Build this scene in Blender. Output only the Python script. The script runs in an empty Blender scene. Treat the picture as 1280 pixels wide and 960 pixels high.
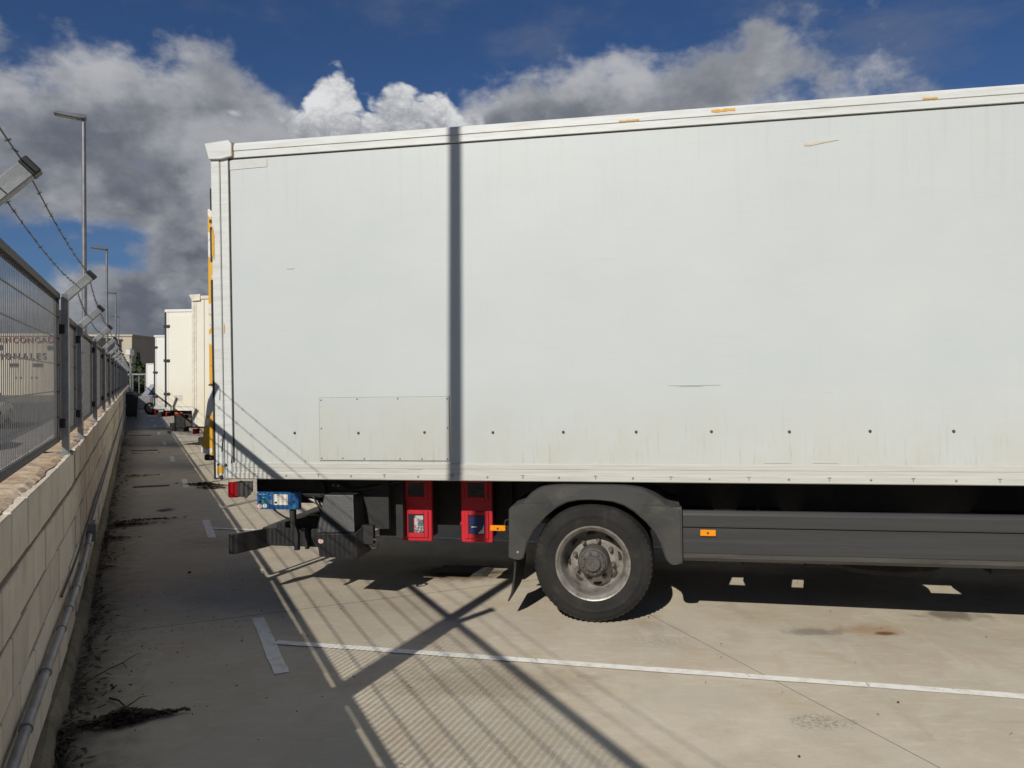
import bpy, bmesh, math, random
from mathutils import Vector, Matrix
random.seed(7)
R = math.radians
scn = bpy.context.scene
col = scn.collection

# ------------------------------------------------------------------ camera
EYE = 1.75
PITCH = -0.42
cd = bpy.data.cameras.new('camera'); cam = bpy.data.objects.new('camera', cd); col.objects.link(cam)
cam.location = (0, 0, EYE); cam.rotation_euler = (R(90 + PITCH), 0, 0)
cd.sensor_width = 36.0; cd.lens = 961.0 / 1280.0 * 36.0
cd.clip_start = 0.05; cd.clip_end = 6000
scn.camera = cam

# ------------------------------------------------------------------ sun, sky, exposure
TO_SUN = Vector((-0.568, -1.391, 1.0)).normalized()
SUN_EL = math.asin(TO_SUN.z)
SUN_ROT = math.atan2(TO_SUN.x, TO_SUN.y)
sd = bpy.data.lights.new('sun', 'SUN'); sd.energy = 4.6; sd.angle = R(0.53); sd.color = (1.0, 0.945, 0.86)
sun = bpy.data.objects.new('sun', sd); col.objects.link(sun); sun.location = (-20, -40, 40)
sun.rotation_euler = (-TO_SUN).to_track_quat('-Z', 'Y').to_euler()
scn.view_settings.view_transform = 'Standard'; scn.view_settings.look = 'None'
scn.view_settings.exposure = -0.1; scn.view_settings.gamma = 1.0; scn.view_settings.use_curve_mapping = False
scn.cycles.use_denoising = True
scn.cycles.max_bounces = 6; scn.cycles.diffuse_bounces = 3

def build_world():
    w = bpy.data.worlds.new('World'); scn.world = w; w.use_nodes = True
    nt = w.node_tree; nt.nodes.clear()
    N, L = nt.nodes.new, nt.links.new
    def plug(inp, v):
        if isinstance(v, (int, float)): inp.default_value = v
        elif isinstance(v, tuple): inp.default_value = v
        else: L(v, inp)
    def m(op, a, b=0.0, c=0.0, clamp=False):
        n = N('ShaderNodeMath'); n.operation = op; n.use_clamp = clamp
        plug(n.inputs[0], a); plug(n.inputs[1], b)
        if len(n.inputs) > 2: plug(n.inputs[2], c)
        return n.outputs[0]
    def vm(op, a, b):
        n = N('ShaderNodeVectorMath'); n.operation = op; plug(n.inputs[0], a); plug(n.inputs[1], b); return n.outputs[0]
    def noise(v, scale, detail, rough, dist=0.0):
        n = N('ShaderNodeTexNoise'); plug(n.inputs['Vector'], v); n.inputs['Scale'].default_value = scale
        n.inputs['Detail'].default_value = detail; n.inputs['Roughness'].default_value = rough
        n.inputs['Distortion'].default_value = dist; return n.outputs['Fac']
    def smooth(v, lo, hi, to0=0.0, to1=1.0):
        n = N('ShaderNodeMapRange'); n.interpolation_type = 'SMOOTHSTEP'; plug(n.inputs['Value'], v)
        n.inputs['From Min'].default_value = lo; n.inputs['From Max'].default_value = hi
        n.inputs['To Min'].default_value = to0; n.inputs['To Max'].default_value = to1; return n.outputs[0]
    def mix(f, a, b):
        n = N('ShaderNodeMix'); n.data_type = 'RGBA'; plug(n.inputs[0], f); plug(n.inputs[6], a); plug(n.inputs[7], b); return n.outputs[2]
    sky = N('ShaderNodeTexSky'); sky.sky_type = 'NISHITA'; sky.sun_disc = False
    sky.sun_elevation = SUN_EL; sky.sun_rotation = SUN_ROT
    sky.air_density = 1.0; sky.dust_density = 0.3; sky.ozone_density = 4.0; sky.altitude = 200
    tc = N('ShaderNodeTexCoord'); d = tc.outputs['Generated']
    sep = N('ShaderNodeSeparateXYZ'); L(d, sep.inputs[0]); x, y, z = sep.outputs
    az = m('MULTIPLY', m('ARCTAN2', x, y), 180 / math.pi)
    el = m('MULTIPLY', m('ARCSINE', z), 180 / math.pi)
    def blob(a, e, wa, we, amp):
        p = m('DIVIDE', m('SUBTRACT', az, a), wa); q = m('DIVIDE', m('SUBTRACT', el, e), we)
        s = m('ADD', m('MULTIPLY', p, p), m('MULTIPLY', q, q))
        return m('MULTIPLY', m('POWER', 2.71828, m('MULTIPLY', s, -1.0)), amp)
    def total(bl):
        t = None
        for b in bl:
            v = blob(*b); t = v if t is None else m('ADD', t, v)
        return t
    p = vm('MULTIPLY', d, (1.0, 1.0, 1.5))
    # broken grey layer all the way round the horizon, thinning upward until the added overhead cloud
    n1 = noise(p, 4.6, 7, 0.55, 0.0)
    n2 = noise(p, 19.0, 4, 0.6, 0.0)
    band = m('ADD', smooth(el, 10.0, 24.0, 0.27, -0.22), smooth(el, 33.0, 60.0, 0.0, 0.12))  # last term adds unseen cloud overhead to neutralise the ambient light
    shape = total([(-29, 16.5, 9, 5.2, 0.27), (-10, 14.5, 10, 3.4, 0.15), (3, 18.5, 6, 4.2, 0.20), (11, 19, 7, 4.5, 0.14), (22, 23, 8.5, 6.0, 0.27),
                   (-34.5, 8.0, 5.5, 2.3, -0.42), (-27.2, 8.4, 2.4, 1.8, -0.30),
                   (-20.2, 20.4, 2.2, 3.2, 0.20), (-15.6, 22.4, 2.4, 2.2, -0.34), (32, 20, 3.5, 4, -0.18), (-17.5, 16.8, 3.0, 2.6, 0.30), (-1.0, 17.2, 3.6, 2.6, 0.26)])
    dens = m('ADD', m('ADD', m('ADD', m('SUBTRACT', n1, 0.5), m('MULTIPLY', m('SUBTRACT', n2, 0.5), 0.46)), band), shape)
    a1 = m('MULTIPLY', smooth(dens, -0.03, 0.20), 0.97)
    light = noise(vm('ADD', p, (0.31, 0.2, -0.05)), 7.0, 6, 0.56, 0.0)
    lf = smooth(m('ADD', light, m('MULTIPLY', m('SUBTRACT', n2, 0.5), 0.30)), 0.38, 0.68)
    edge = smooth(dens, 0.34, 0.04)
    lf = m('MULTIPLY_ADD', edge, 0.35, m('MULTIPLY', lf, 0.75))
    lf = m('ADD', lf, smooth(el, 14.0, 23.0, 0.0, 0.26), clamp=True)
    grey = mix(lf, (0.125, 0.138, 0.17, 1), (0.47, 0.48, 0.505, 1))
    # heaped white cumulus standing behind the grey layer
    cshape = total([(-12.9, 19.7, 1.7, 1.8, 0.70), (-14.8, 17.2, 2.5, 1.7, 0.60), (-8.3, 18.9, 1.5, 1.8, 0.66), (-6.9, 18.2, 2.6, 1.6, 0.45), (-10.6, 17.3, 2.0, 1.3, 0.45), (-5.3, 19.0, 1.2, 1.7, 0.50),
                    (-3.0, 17.2, 1.4, 1.5, 0.55), (-19.4, 17.6, 1.3, 1.2, 0.34), (-28.5, 6.3, 1.9, 1.5, 0.55), (-23.5, 6.2, 2.6, 1.9, 0.45),
                    (70, 16, 14, 5, 0.6), (-80, 17, 16, 5, 0.6), (135, 15, 16, 5, 0.6), (-150, 15, 16, 5, 0.6)])
    bw = noise(p, 24.0, 3, 0.5); bw2 = noise(p, 80.0, 3, 0.6)
    b1_ = m('ABSOLUTE', m('SUBTRACT', bw, 0.5)); b2_ = m('ABSOLUTE', m('SUBTRACT', bw2, 0.5))
    bil = m('ADD', m('MULTIPLY', b1_, 1.6), m('MULTIPLY', b2_, 0.9))
    cd_ = m('ADD', m('SUBTRACT', cshape, 0.34), m('SUBTRACT', m('MULTIPLY', b1_, 1.15), m('MULTIPLY', m('SUBTRACT', n2, 0.5), 0.38)))
    a2 = m('MULTIPLY', smooth(cd_, 0.0, 0.20), smooth(cshape, 0.10, 0.26))
    bril = smooth(m('ADD', m('ADD', m('MULTIPLY', bil, 0.62), m('MULTIPLY', m('SUBTRACT', light, 0.5), 1.1)), smooth(el, 15.5, 20.0, -0.10, 0.30)), 0.0, 0.60)
    cum = mix(bril, (0.27, 0.285, 0.32, 1), (0.78, 0.79, 0.80, 1))
    # thin high veil
    n4 = noise(vm('MULTIPLY', d, (2.0, 1.2, 5.0)), 2.6, 5, 0.62, 0.0)
    veil = m('MULTIPLY', smooth(n4, 0.44, 0.74), 0.30)
    S = 20.0                                            # cloud radiance before the background strength of 0.05
    up = lambda c: vm('MULTIPLY', c, (S, S, S))
    skyc = vm('MULTIPLY', sky.outputs[0], (0.60, 0.80, 1.10))
    c = mix(veil, skyc, (4.6, 4.9, 5.4, 1))
    front = m('MULTIPLY', a1, smooth(m('ADD', dens, m('MULTIPLY', m('SUBTRACT', bw2, 0.5), 0.2)), 0.05, 0.42))
    c = mix(a1, c, up(grey))
    c = mix(m('MULTIPLY', a2, m('SUBTRACT', 1.0, m('MULTIPLY', front, 0.5))), c, up(cum))
    bg = N('ShaderNodeBackground'); bg.inputs['Strength'].default_value = 0.05
    L(c, bg.inputs['Color'])
    out = N('ShaderNodeOutputWorld'); L(bg.outputs[0], out.inputs[0])
    w.cycles.sampling_method = 'MANUAL'; w.cycles.sample_map_resolution = 256
build_world()

# ------------------------------------------------------------------ materials
MATS = {}
def mat(name, c1, c2=None, scale=6.0, rough=0.6, bump=0.0, bscale=60.0, metal=0.0, stretch=(1, 1, 1), detail=6, lo=0.35, hi=0.65, spec=0.5, coat=0.0, wear=None):
    if name in MATS: return MATS[name]
    M = bpy.data.materials.new(name); M.use_nodes = True; nt = M.node_tree; N, L = nt.nodes.new, nt.links.new
    b = nt.nodes['Principled BSDF']; b.inputs['Roughness'].default_value = rough; b.inputs['Metallic'].default_value = metal
    b.inputs['Specular IOR Level'].default_value = spec; b.inputs['Coat Weight'].default_value = coat
    tc = N('ShaderNodeTexCoord'); mp = N('ShaderNodeMapping'); mp.inputs['Scale'].default_value = stretch
    L(tc.outputs['Object'], mp.inputs[0])
    n = N('ShaderNodeTexNoise'); n.inputs['Scale'].default_value = scale; n.inputs['Detail'].default_value = detail; n.inputs['Roughness'].default_value = 0.6
    L(mp.outputs[0], n.inputs['Vector'])
    r = N('ShaderNodeMapRange'); r.inputs['From Min'].default_value = lo; r.inputs['From Max'].default_value = hi; L(n.outputs['Fac'], r.inputs['Value'])
    mx = N('ShaderNodeMix'); mx.data_type = 'RGBA'
    if c2 is None: c2 = tuple(v * 0.8 for v in c1)
    mx.inputs[6].default_value = (*c1, 1); mx.inputs[7].default_value = (*c2, 1); L(r.outputs[0], mx.inputs[0])
    out = mx.outputs[2]
    if wear:
        wc, ws, wst, wlo, whi, wamt = wear
        m3 = N('ShaderNodeMapping'); m3.inputs['Scale'].default_value = wst; L(tc.outputs['Object'], m3.inputs[0])
        n3 = N('ShaderNodeTexNoise'); n3.inputs['Scale'].default_value = ws; n3.inputs['Detail'].default_value = 8; n3.inputs['Roughness'].default_value = 0.68; L(m3.outputs[0], n3.inputs['Vector'])
        r3 = N('ShaderNodeMapRange'); r3.inputs['From Min'].default_value = wlo; r3.inputs['From Max'].default_value = whi; r3.inputs['To Max'].default_value = wamt; L(n3.outputs['Fac'], r3.inputs['Value'])
        x3 = N('ShaderNodeMix'); x3.data_type = 'RGBA'; L(out, x3.inputs[6]); x3.inputs[7].default_value = (*wc, 1); L(r3.outputs[0], x3.inputs[0]); out = x3.outputs[2]
    L(out, b.inputs['Base Color'])
    if bump > 0:
        n2 = N('ShaderNodeTexNoise'); n2.inputs['Scale'].default_value = bscale; n2.inputs['Detail'].default_value = 5
        L(mp.outputs[0], n2.inputs['Vector'])
        bp = N('ShaderNodeBump'); bp.inputs['Strength'].default_value = bump; bp.inputs['Distance'].default_value = 0.01
        L(n2.outputs['Fac'], bp.inputs['Height']); L(bp.outputs[0], b.inputs['Normal'])
    MATS[name] = M; return M

def glass(name, c, rough=0.08):
    M = mat(name, c, tuple(v * 0.7 for v in c), 3, rough, spec=0.8); return M

def ground_mat():
    M = bpy.data.materials.new('concrete_yard'); M.use_nodes = True; nt = M.node_tree; N, L = nt.nodes.new, nt.links.new
    b = nt.nodes['Principled BSDF']
    tc = N('ShaderNodeTexCoord'); P = tc.outputs['Object']
    def plug(i, v):
        if isinstance(v, (int, float, tuple)): i.default_value = v
        else: L(v, i)
    def m(op, a, b_=0.0, c=0.0, clamp=False):
        n = N('ShaderNodeMath'); n.operation = op; n.use_clamp = clamp; plug(n.inputs[0], a); plug(n.inputs[1], b_); plug(n.inputs[2], c); return n.outputs[0]
    def noise(s, d=6, r=0.6, st=(1, 1, 1), off=(0, 0, 0), dist=0.0):
        mp = N('ShaderNodeMapping'); mp.inputs['Scale'].default_value = st; mp.inputs['Location'].default_value = off; L(P, mp.inputs[0])
        n = N('ShaderNodeTexNoise'); n.inputs['Scale'].default_value = s; n.inputs['Detail'].default_value = d; n.inputs['Roughness'].default_value = r; n.inputs['Distortion'].default_value = dist
        L(mp.outputs[0], n.inputs['Vector']); return n.outputs['Fac']
    def rng(v, a, b_, t0=0.0, t1=1.0, s=False):
        n = N('ShaderNodeMapRange'); plug(n.inputs[0], v); n.inputs[1].default_value = a; n.inputs[2].default_value = b_; n.inputs[3].default_value = t0; n.inputs[4].default_value = t1
        if s: n.interpolation_type = 'SMOOTHSTEP'
        return n.outputs[0]
    def mix(f, a, b_, mode='MIX'):
        n = N('ShaderNodeMix'); n.data_type = 'RGBA'; n.blend_type = mode; plug(n.inputs[0], f); plug(n.inputs[6], a); plug(n.inputs[7], b_); return n.outputs[2]
    sp = N('ShaderNodeSeparateXYZ'); L(P, sp.inputs[0]); X, Y, Z = sp.outputs
    c = mix(rng(noise(0.55, 7, 0.62, dist=0.4), 0.34, 0.66), (0.575, 0.515, 0.405, 1), (0.46, 0.415, 0.33, 1))
    c = mix(rng(noise(2.6, 8, 0.65, dist=0.6), 0.42, 0.72), c, (0.46, 0.39, 0.285, 1))
    c = mix(rng(noise(6.0, 6, 0.6, st=(1, 3.2, 1)), 0.52, 0.80, 0, 0.55), c, (0.64, 0.59, 0.485, 1))
    c = mix(rng(noise(1.7, 7, 0.7, off=(5, 9, 0), st=(1, 0.6, 1), dist=1.6), 0.56, 0.70, 0, 0.45), c, (0.64, 0.575, 0.45, 1))
    c = mix(rng(noise(3.3, 8, 0.75, off=(1, 4, 0), st=(0.5, 1.4, 1), dist=1.0), 0.60, 0.74, 0, 0.5), c, (0.33, 0.28, 0.205, 1))
    c = mix(rng(noise(140, 3, 0.7), 0.58, 0.80, 0, 0.4), c, (0.33, 0.285, 0.22, 1))
    c = mix(rng(noise(34, 4, 0.7, off=(3, 2, 0)), 0.60, 0.78, 0, 0.35), c, (0.27, 0.24, 0.19, 1))
    c = mix(rng(noise(1.1, 6, 0.7, off=(8, 5, 0), st=(2.6, 0.8, 1)), 0.58, 0.78, 0, 0.5), c, (0.30, 0.265, 0.205, 1))
    nz = noise(9.0, 5, 0.65); nf = noise(45, 4, 0.7)
    def spot(x, y, rx, ry, colr, amt, ragged=0.7, grain=False):
        nonlocal c
        a = m('DIVIDE', m('SUBTRACT', X, x), rx); e = m('DIVIDE', m('SUBTRACT', Y, y), ry)
        d = m('SQRT', m('ADD', m('MULTIPLY', a, a), m('MULTIPLY', e, e)))
        d = m('ADD', d, m('MULTIPLY', m('SUBTRACT', nz, 0.5), ragged * 2.4))
        f = rng(d, 1.0, 0.25, 0, amt, True)
        if grain: f = m('MULTIPLY', f, rng(nf, 0.44, 0.62))
        c = mix(f, c, (*colr, 1))
    spot(2.50, 5.34, 0.30, 0.17, (0.36, 0.21, 0.10), 0.6)
    spot(2.56, 5.26, 0.10, 0.055, (0.17, 0.07, 0.03), 0.9, 0.4)
    spot(3.25, 5.66, 0.33, 0.16, (0.11, 0.09, 0.07), 0.7)
    spot(2.08, 5.30, 0.26, 0.12, (0.16, 0.145, 0.125), 0.6)
    spot(1.57, 3.90, 0.24, 0.13, (0.12, 0.105, 0.09), 0.62, 0.8, True)
    spot(1.02, 5.10, 0.30, 0.16, (0.25, 0.225, 0.185), 0.5, 0.8, True)
    spot(1.0, 4.2, 0.5, 0.28, (0.48, 0.44, 0.36), 0.5)
    spot(-0.46, 6.90, 0.62, 0.36, (0.10, 0.055, 0.02), 0.97, 0.3)
    spot(-0.43, 6.98, 0.42, 0.26, (0.018, 0.014, 0.011), 0.97, 0.35)
    spot(-0.15, 4.4, 0.9, 0.35, (0.285, 0.235, 0.165), 0.5)
    spot(-4.6, 10.2, 0.16, 0.20, (0.03, 0.028, 0.025), 0.95, 0.5)
    spot(-2.9, 8.2, 1.0, 0.5, (0.20, 0.185, 0.15), 0.45)
    # sawn joints of the slab
    def line(x0, y0, x1, y1, w, lo=-1e3, hi=1e3, amt=0.85):
        nonlocal c
        dx, dy = x1 - x0, y1 - y0; ln = math.hypot(dx, dy); nx, ny = -dy / ln, dx / ln
        dist = m('ABSOLUTE', m('ADD', m('ADD', m('MULTIPLY', X, nx), m('MULTIPLY', Y, ny)), -(nx * x0 + ny * y0) ))
        dist = m('ADD', dist, m('MULTIPLY', m('SUBTRACT', nf, 0.5), w * 0.9))
        f = rng(dist, w, w * 0.5, 0, amt)
        c = mix(f, c, (0.085, 0.075, 0.06, 1))
    line(-2.88, 5.21, -1.708, 5.766, 0.006)
    ux, uy = 1.172, 0.556
    line(-2.88 - 2.1, 5.21 + 4.45, -1.708 - 2.1, 5.766 + 4.45, 0.007)
    line(-2.88 - 4.3, 5.21 + 9.1, -1.708 - 4.3, 5.766 + 9.1, 0.007)
    line(2.02, 3.2, 2.02 + 0.315 * -1, 3.2 + 0.783, 0.0045, amt=0.7)
    line(2.28, 3.35, 2.28 + ux, 3.35 + uy, 0.005)
    # grime along the wall foot
    wn = (math.cos(R(25.6)), math.sin(R(25.6)))
    dn = m('ADD', m('MULTIPLY', X, wn[0]), m('MULTIPLY', Y, wn[1]))
    dn = m('ADD', dn, m('MULTIPLY', m('SUBTRACT', nz, 0.5), 0.5))
    c = mix(rng(dn, 0.10, -0.42, 0, 0.72, True), c, (0.075, 0.068, 0.055, 1))
    L(c, b.inputs['Base Color'])
    L(rng(noise(7, 6), 0.3, 0.7, 0.66, 0.9), b.inputs['Roughness']); b.inputs['Specular IOR Level'].default_value = 0.12
    bp = N('ShaderNodeBump'); bp.inputs['Strength'].default_value = 0.35; bp.inputs['Distance'].default_value = 0.006
    L(m('ADD', noise(90, 5, 0.7), m('MULTIPLY', noise(5, 5), 1.5)), bp.inputs['Height']); L(bp.outputs[0], b.inputs['Normal'])
    return M

def truck_white(name, base, dirty, stripe=True):
    """painted sheet with fine horizontal ribbing, soft smears and rub marks"""
    M = bpy.data.materials.new(name); M.use_nodes = True; nt = M.node_tree; N, L = nt.nodes.new, nt.links.new
    b = nt.nodes['Principled BSDF']; b.inputs['Roughness'].default_value = 0.42; b.inputs['Specular IOR Level'].default_value = 0.4
    tc = N('ShaderNodeTexCoord'); P = tc.outputs['Object']
    def noise(s, st, d=6, r=0.6):
        mp = N('ShaderNodeMapping'); mp.inputs['Scale'].default_value = st; L(P, mp.inputs[0])
        n = N('ShaderNodeTexNoise'); n.inputs['Scale'].default_value = s; n.inputs['Detail'].default_value = d; n.inputs['Roughness'].default_value = r
        L(mp.outputs[0], n.inputs['Vector']); return n.outputs['Fac']
    def rng(v, a, b_, t0=0.0, t1=1.0):
        n = N('ShaderNodeMapRange'); L(v, n.inputs[0]); n.inputs[1].default_value = a; n.inputs[2].default_value = b_; n.inputs[3].default_value = t0; n.inputs[4].default_value = t1; return n.outputs[0]
    def mix(f, a, b_):
        n = N('ShaderNodeMix'); n.data_type = 'RGBA'; L(f, n.inputs[0])
        for i, v in ((6, a), (7, b_)):
            if isinstance(v, tuple): n.inputs[i].default_value = v
            else: L(v, n.inputs[i])
        return n.outputs[2]
    lt = (*base, 1); dk = (*dirty, 1)
    c = mix(rng(noise(0.9, (1, 1, 1.6), 5), 0.35, 0.7), lt, (base[0] * 0.93, base[1] * 0.95, base[2] * 0.95, 1))
    c = mix(rng(noise(7, (0.35, 1, 9), 5, 0.65), 0.56, 0.80, 0, 0.40), c, dk)
    c = mix(rng(noise(3, (0.5, 1, 26), 6, 0.7), 0.60, 0.86, 0, 0.55), c, dk)
    c = mix(rng(noise(5, (7, 1, 0.5), 5, 0.6), 0.60, 0.85, 0, 0.30), c, dk)
    c = mix(rng(noise(16, (0.25, 1, 7), 3, 0.6), 0.745, 0.79, 0, 0.8), c, (0.17, 0.16, 0.14, 1))
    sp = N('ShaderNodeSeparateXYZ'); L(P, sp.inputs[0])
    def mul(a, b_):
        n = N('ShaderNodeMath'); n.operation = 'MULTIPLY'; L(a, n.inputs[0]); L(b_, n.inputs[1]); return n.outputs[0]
    bounce_grime = (base[0] * 0.90, base[1] * 0.84, base[2] * 0.72, 1)  # cream grime tint that paints in warm ground bounce on the lower side
    c = mix(mul(rng(sp.outputs[2], 1.75, 1.10, 0, 1), rng(noise(2.2, (1.2, 1, 0.8), 7, 0.65), 0.32, 0.66, 0.15, 0.85)), c, bounce_grime)
    c = mix(mul(rng(sp.outputs[2], 2.7, 3.5, 0, 1), rng(noise(9, (2.2, 1, 0.10), 6, 0.65), 0.52, 0.74, 0, 0.55)), c, dk)
    c = mix(mul(rng(sp.outputs[2], 1.6, 1.12, 0, 1), rng(noise(26, (1.6, 1, 0.12), 5, 0.7), 0.56, 0.74, 0, 0.5)), c, (0.27, 0.25, 0.20, 1))
    L(c, b.inputs['Base Color'])
    ad = N('ShaderNodeMath'); ad.operation = 'MULTIPLY_ADD'; L(noise(1.6, (1, 1, 1), 3), ad.inputs[0]); ad.inputs[1].default_value = 6.0; L(noise(40, (0.02, 1, 2.2), 4, 0.7), ad.inputs[2])
    bp = N('ShaderNodeBump'); bp.inputs['Strength'].default_value = 0.07 if stripe else 0.05; bp.inputs['Distance'].default_value = 0.004
    L(ad.outputs[0], bp.inputs['Height']); L(bp.outputs[0], b.inputs['Normal'])
    return M

def patch_mat(name, base, over, scale=5.0, th=0.52, third=None):
    """worn two-colour paint with hard ragged edges"""
    M = bpy.data.materials.new(name); M.use_nodes = True; nt = M.node_tree; N, L = nt.nodes.new, nt.links.new
    b = nt.nodes['Principled BSDF']; b.inputs['Roughness'].default_value = 0.5
    tc = N('ShaderNodeTexCoord'); n = N('ShaderNodeTexNoise'); n.inputs['Scale'].default_value = scale; n.inputs['Detail'].default_value = 4; n.inputs['Roughness'].default_value = 0.5
    L(tc.outputs['Object'], n.inputs['Vector'])
    r = N('ShaderNodeMapRange'); r.inputs[1].default_value = th; r.inputs[2].default_value = th + 0.02; L(n.outputs['Fac'], r.inputs[0])
    mx = N('ShaderNodeMix'); mx.data_type = 'RGBA'; mx.inputs[6].default_value = (*base, 1); mx.inputs[7].default_value = (*over, 1); L(r.outputs[0], mx.inputs[0])
    out = mx.outputs[2]
    n2 = N('ShaderNodeTexNoise'); n2.inputs['Scale'].default_value = 40; n2.inputs['Detail'].default_value = 4; L(tc.outputs['Object'], n2.inputs['Vector'])
    r2 = N('ShaderNodeMapRange'); r2.inputs[1].default_value = 0.62; r2.inputs[2].default_value = 0.72; r2.inputs[4].default_value = 0.6; L(n2.outputs['Fac'], r2.inputs[0])
    m2 = N('ShaderNodeMix'); m2.data_type = 'RGBA'; L(out, m2.inputs[6]); m2.inputs[7].default_value = (0.2, 0.17, 0.12, 1); L(r2.outputs[0], m2.inputs[0])
    L(m2.outputs[2], b.inputs['Base Color']); return M

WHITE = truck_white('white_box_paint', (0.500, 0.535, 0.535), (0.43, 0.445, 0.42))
TRIM = mat('white_trim_paint', (0.57, 0.595, 0.585), (0.46, 0.46, 0.42), 9, 0.45, 0.08, 40, stretch=(0.4, 1, 3), lo=0.45, hi=0.8)
ALU = mat('painted_aluminium_rail', (0.50, 0.505, 0.465), (0.40, 0.395, 0.35), 9, 0.42, 0.12, 60, stretch=(0.25, 1, 8), lo=0.42, hi=0.75, wear=((0.33, 0.315, 0.27), 8, (0.6, 1, 5), 0.58, 0.80, 0.6))
GAP = mat('dark_joint', (0.022, 0.02, 0.018), (0.05, 0.04, 0.03), 20, 0.8)
RUBBER = mat('black_rubber', (0.016, 0.016, 0.016), (0.03, 0.029, 0.028), 25, 0.75, 0.15, 90)
TYRE = mat('worn_tyre_rubber', (0.012, 0.012, 0.012), (0.030, 0.028, 0.025), 4, 0.85, 0.25, 50, lo=0.3, hi=0.75, spec=0.25, wear=((0.075, 0.068, 0.057), 7, (1, 1, 1), 0.55, 0.80, 0.6))
GREYP = mat('grey_moulded_plastic', (0.040, 0.041, 0.040), (0.062, 0.059, 0.053), 4, 0.55, 0.12, 120, stretch=(1, 1, 2.5), lo=0.35, hi=0.8, spec=0.35, wear=((0.13, 0.12, 0.10), 5, (1, 1, 1.6), 0.54, 0.78, 0.55))
DARKP = mat('dark_grey_plastic', (0.016, 0.017, 0.018), (0.026, 0.026, 0.025), 7, 0.5, 0.12, 90)
SKIRT = mat('grey_skirt_aluminium', (0.034, 0.036, 0.0375), (0.046, 0.046, 0.0445), 5, 0.42, 0.06, 50, stretch=(0.15, 1, 5), spec=0.4, wear=((0.12, 0.115, 0.10), 9, (0.22, 1, 9), 0.60, 0.80, 0.6))
SKIRTD = mat('dusty_skirt_edge', (0.075, 0.070, 0.062), (0.042, 0.042, 0.04), 5, 0.6, 0.1, 50, stretch=(0.5, 1, 6))
CHASSIS = mat('black_chassis_paint', (0.012, 0.012, 0.013), (0.024, 0.022, 0.019), 8, 0.6, 0.15, 40)
STEEL = mat('painted_steel_rim', (0.29, 0.28, 0.255), (0.15, 0.13, 0.11), 9, 0.42, 0.12, 60, metal=0.3, lo=0.42, hi=0.75, wear=((0.10, 0.072, 0.05), 14, (1, 1, 1), 0.50, 0.70, 0.75))
HUB = mat('dirty_hub', (0.050, 0.048, 0.046), (0.09, 0.08, 0.067), 20, 0.65, 0.25, 60)
NUT = mat('rusty_nut', (0.15, 0.115, 0.085), (0.085, 0.07, 0.06), 40, 0.6, 0.2, 80)
RED = mat('red_box_plastic', (0.53, 0.018, 0.03), (0.42, 0.02, 0.03), 8, 0.38, 0.04, 60)
REDLENS = mat('red_lamp_lens', (0.30, 0.006, 0.012), (0.22, 0.006, 0.01), 30, 0.15)
AMBER = mat('amber_reflector', (0.82, 0.30, 0.008), (0.68, 0.22, 0.006), 60, 0.25)
BLUE = mat('blue_control_panel', (0.012, 0.072, 0.215), (0.016, 0.10, 0.26), 12, 0.35)
PAPER = mat('white_sticker', (0.74, 0.72, 0.62), (0.50, 0.47, 0.38), 60, 0.5, lo=0.4, hi=0.75)
PINK = mat('faded_red_white_sticker', (0.62, 0.34, 0.32), (0.72, 0.55, 0.5), 90, 0.5)
GREEN = mat('green_key', (0.02, 0.16, 0.06), (0.05, 0.25, 0.10), 60, 0.4)
WINGL = glass('smoky_window_pane', (0.03, 0.032, 0.036))
GALV = mat('galvanised_steel', (0.30, 0.315, 0.32), (0.215, 0.225, 0.235), 14, 0.5, 0.06, 80, metal=0.4)
GALVD = mat('weathered_fence_wire', (0.145, 0.15, 0.155), (0.10, 0.10, 0.105), 12, 0.5, metal=0.25)
FRAME = mat('dark_fence_frame', (0.028, 0.028, 0.029), (0.045, 0.040, 0.037), 16, 0.6, 0.1, 60)
CAPB = mat('black_post_cap', (0.012, 0.012, 0.014), (0.02, 0.02, 0.022), 16, 0.5)
BARB = mat('dull_barbed_wire', (0.055, 0.055, 0.058), (0.09, 0.085, 0.08), 30, 0.5, metal=0.4)
BLOCK = [mat('concrete_block_%s' % n, c, c2, 6, 0.92, 0.5, 70, stretch=(1, 1, 1), lo=0.35, hi=0.75, wear=((0.33, 0.27, 0.19), 2.4, (1.6, 1.6, 0.5), 0.56, 0.78, 0.6)) for n, c, c2 in (
    ('pale', (0.72, 0.645, 0.52), (0.62, 0.545, 0.43)), ('warm', (0.69, 0.605, 0.48), (0.57, 0.49, 0.38)), ('dull', (0.63, 0.56, 0.45), (0.53, 0.46, 0.36)))]
MORTAR = mat('old_mortar', (0.20, 0.145, 0.095), (0.13, 0.095, 0.065), 9, 0.95, 0.6, 60)
COPE = mat('bare_clay_bed', (0.36, 0.235, 0.14), (0.50, 0.41, 0.30), 9, 0.95, 0.9, 30, stretch=(1, 1, 1), lo=0.38, hi=0.62)
FOOT = mat('mossy_footing', (0.23, 0.19, 0.135), (0.10, 0.105, 0.06), 5, 0.95, 0.7, 40)
PVC = mat('grey_conduit', (0.30, 0.30, 0.30), (0.19, 0.185, 0.18), 8, 0.5, 0.05, 40, stretch=(1, 1, 3))
PAINT = mat('worn_white_road_paint', (0.80, 0.79, 0.73), (0.60, 0.56, 0.47), 14, 0.8, 0.2, 80, detail=8, lo=0.48, hi=0.75, wear=((0.47, 0.41, 0.31), 11, (1, 1, 1), 0.60, 0.66, 0.85))
ASPH = mat('street_asphalt', (0.055, 0.055, 0.056), (0.075, 0.073, 0.07), 3, 0.9, 0.3, 90)
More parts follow.
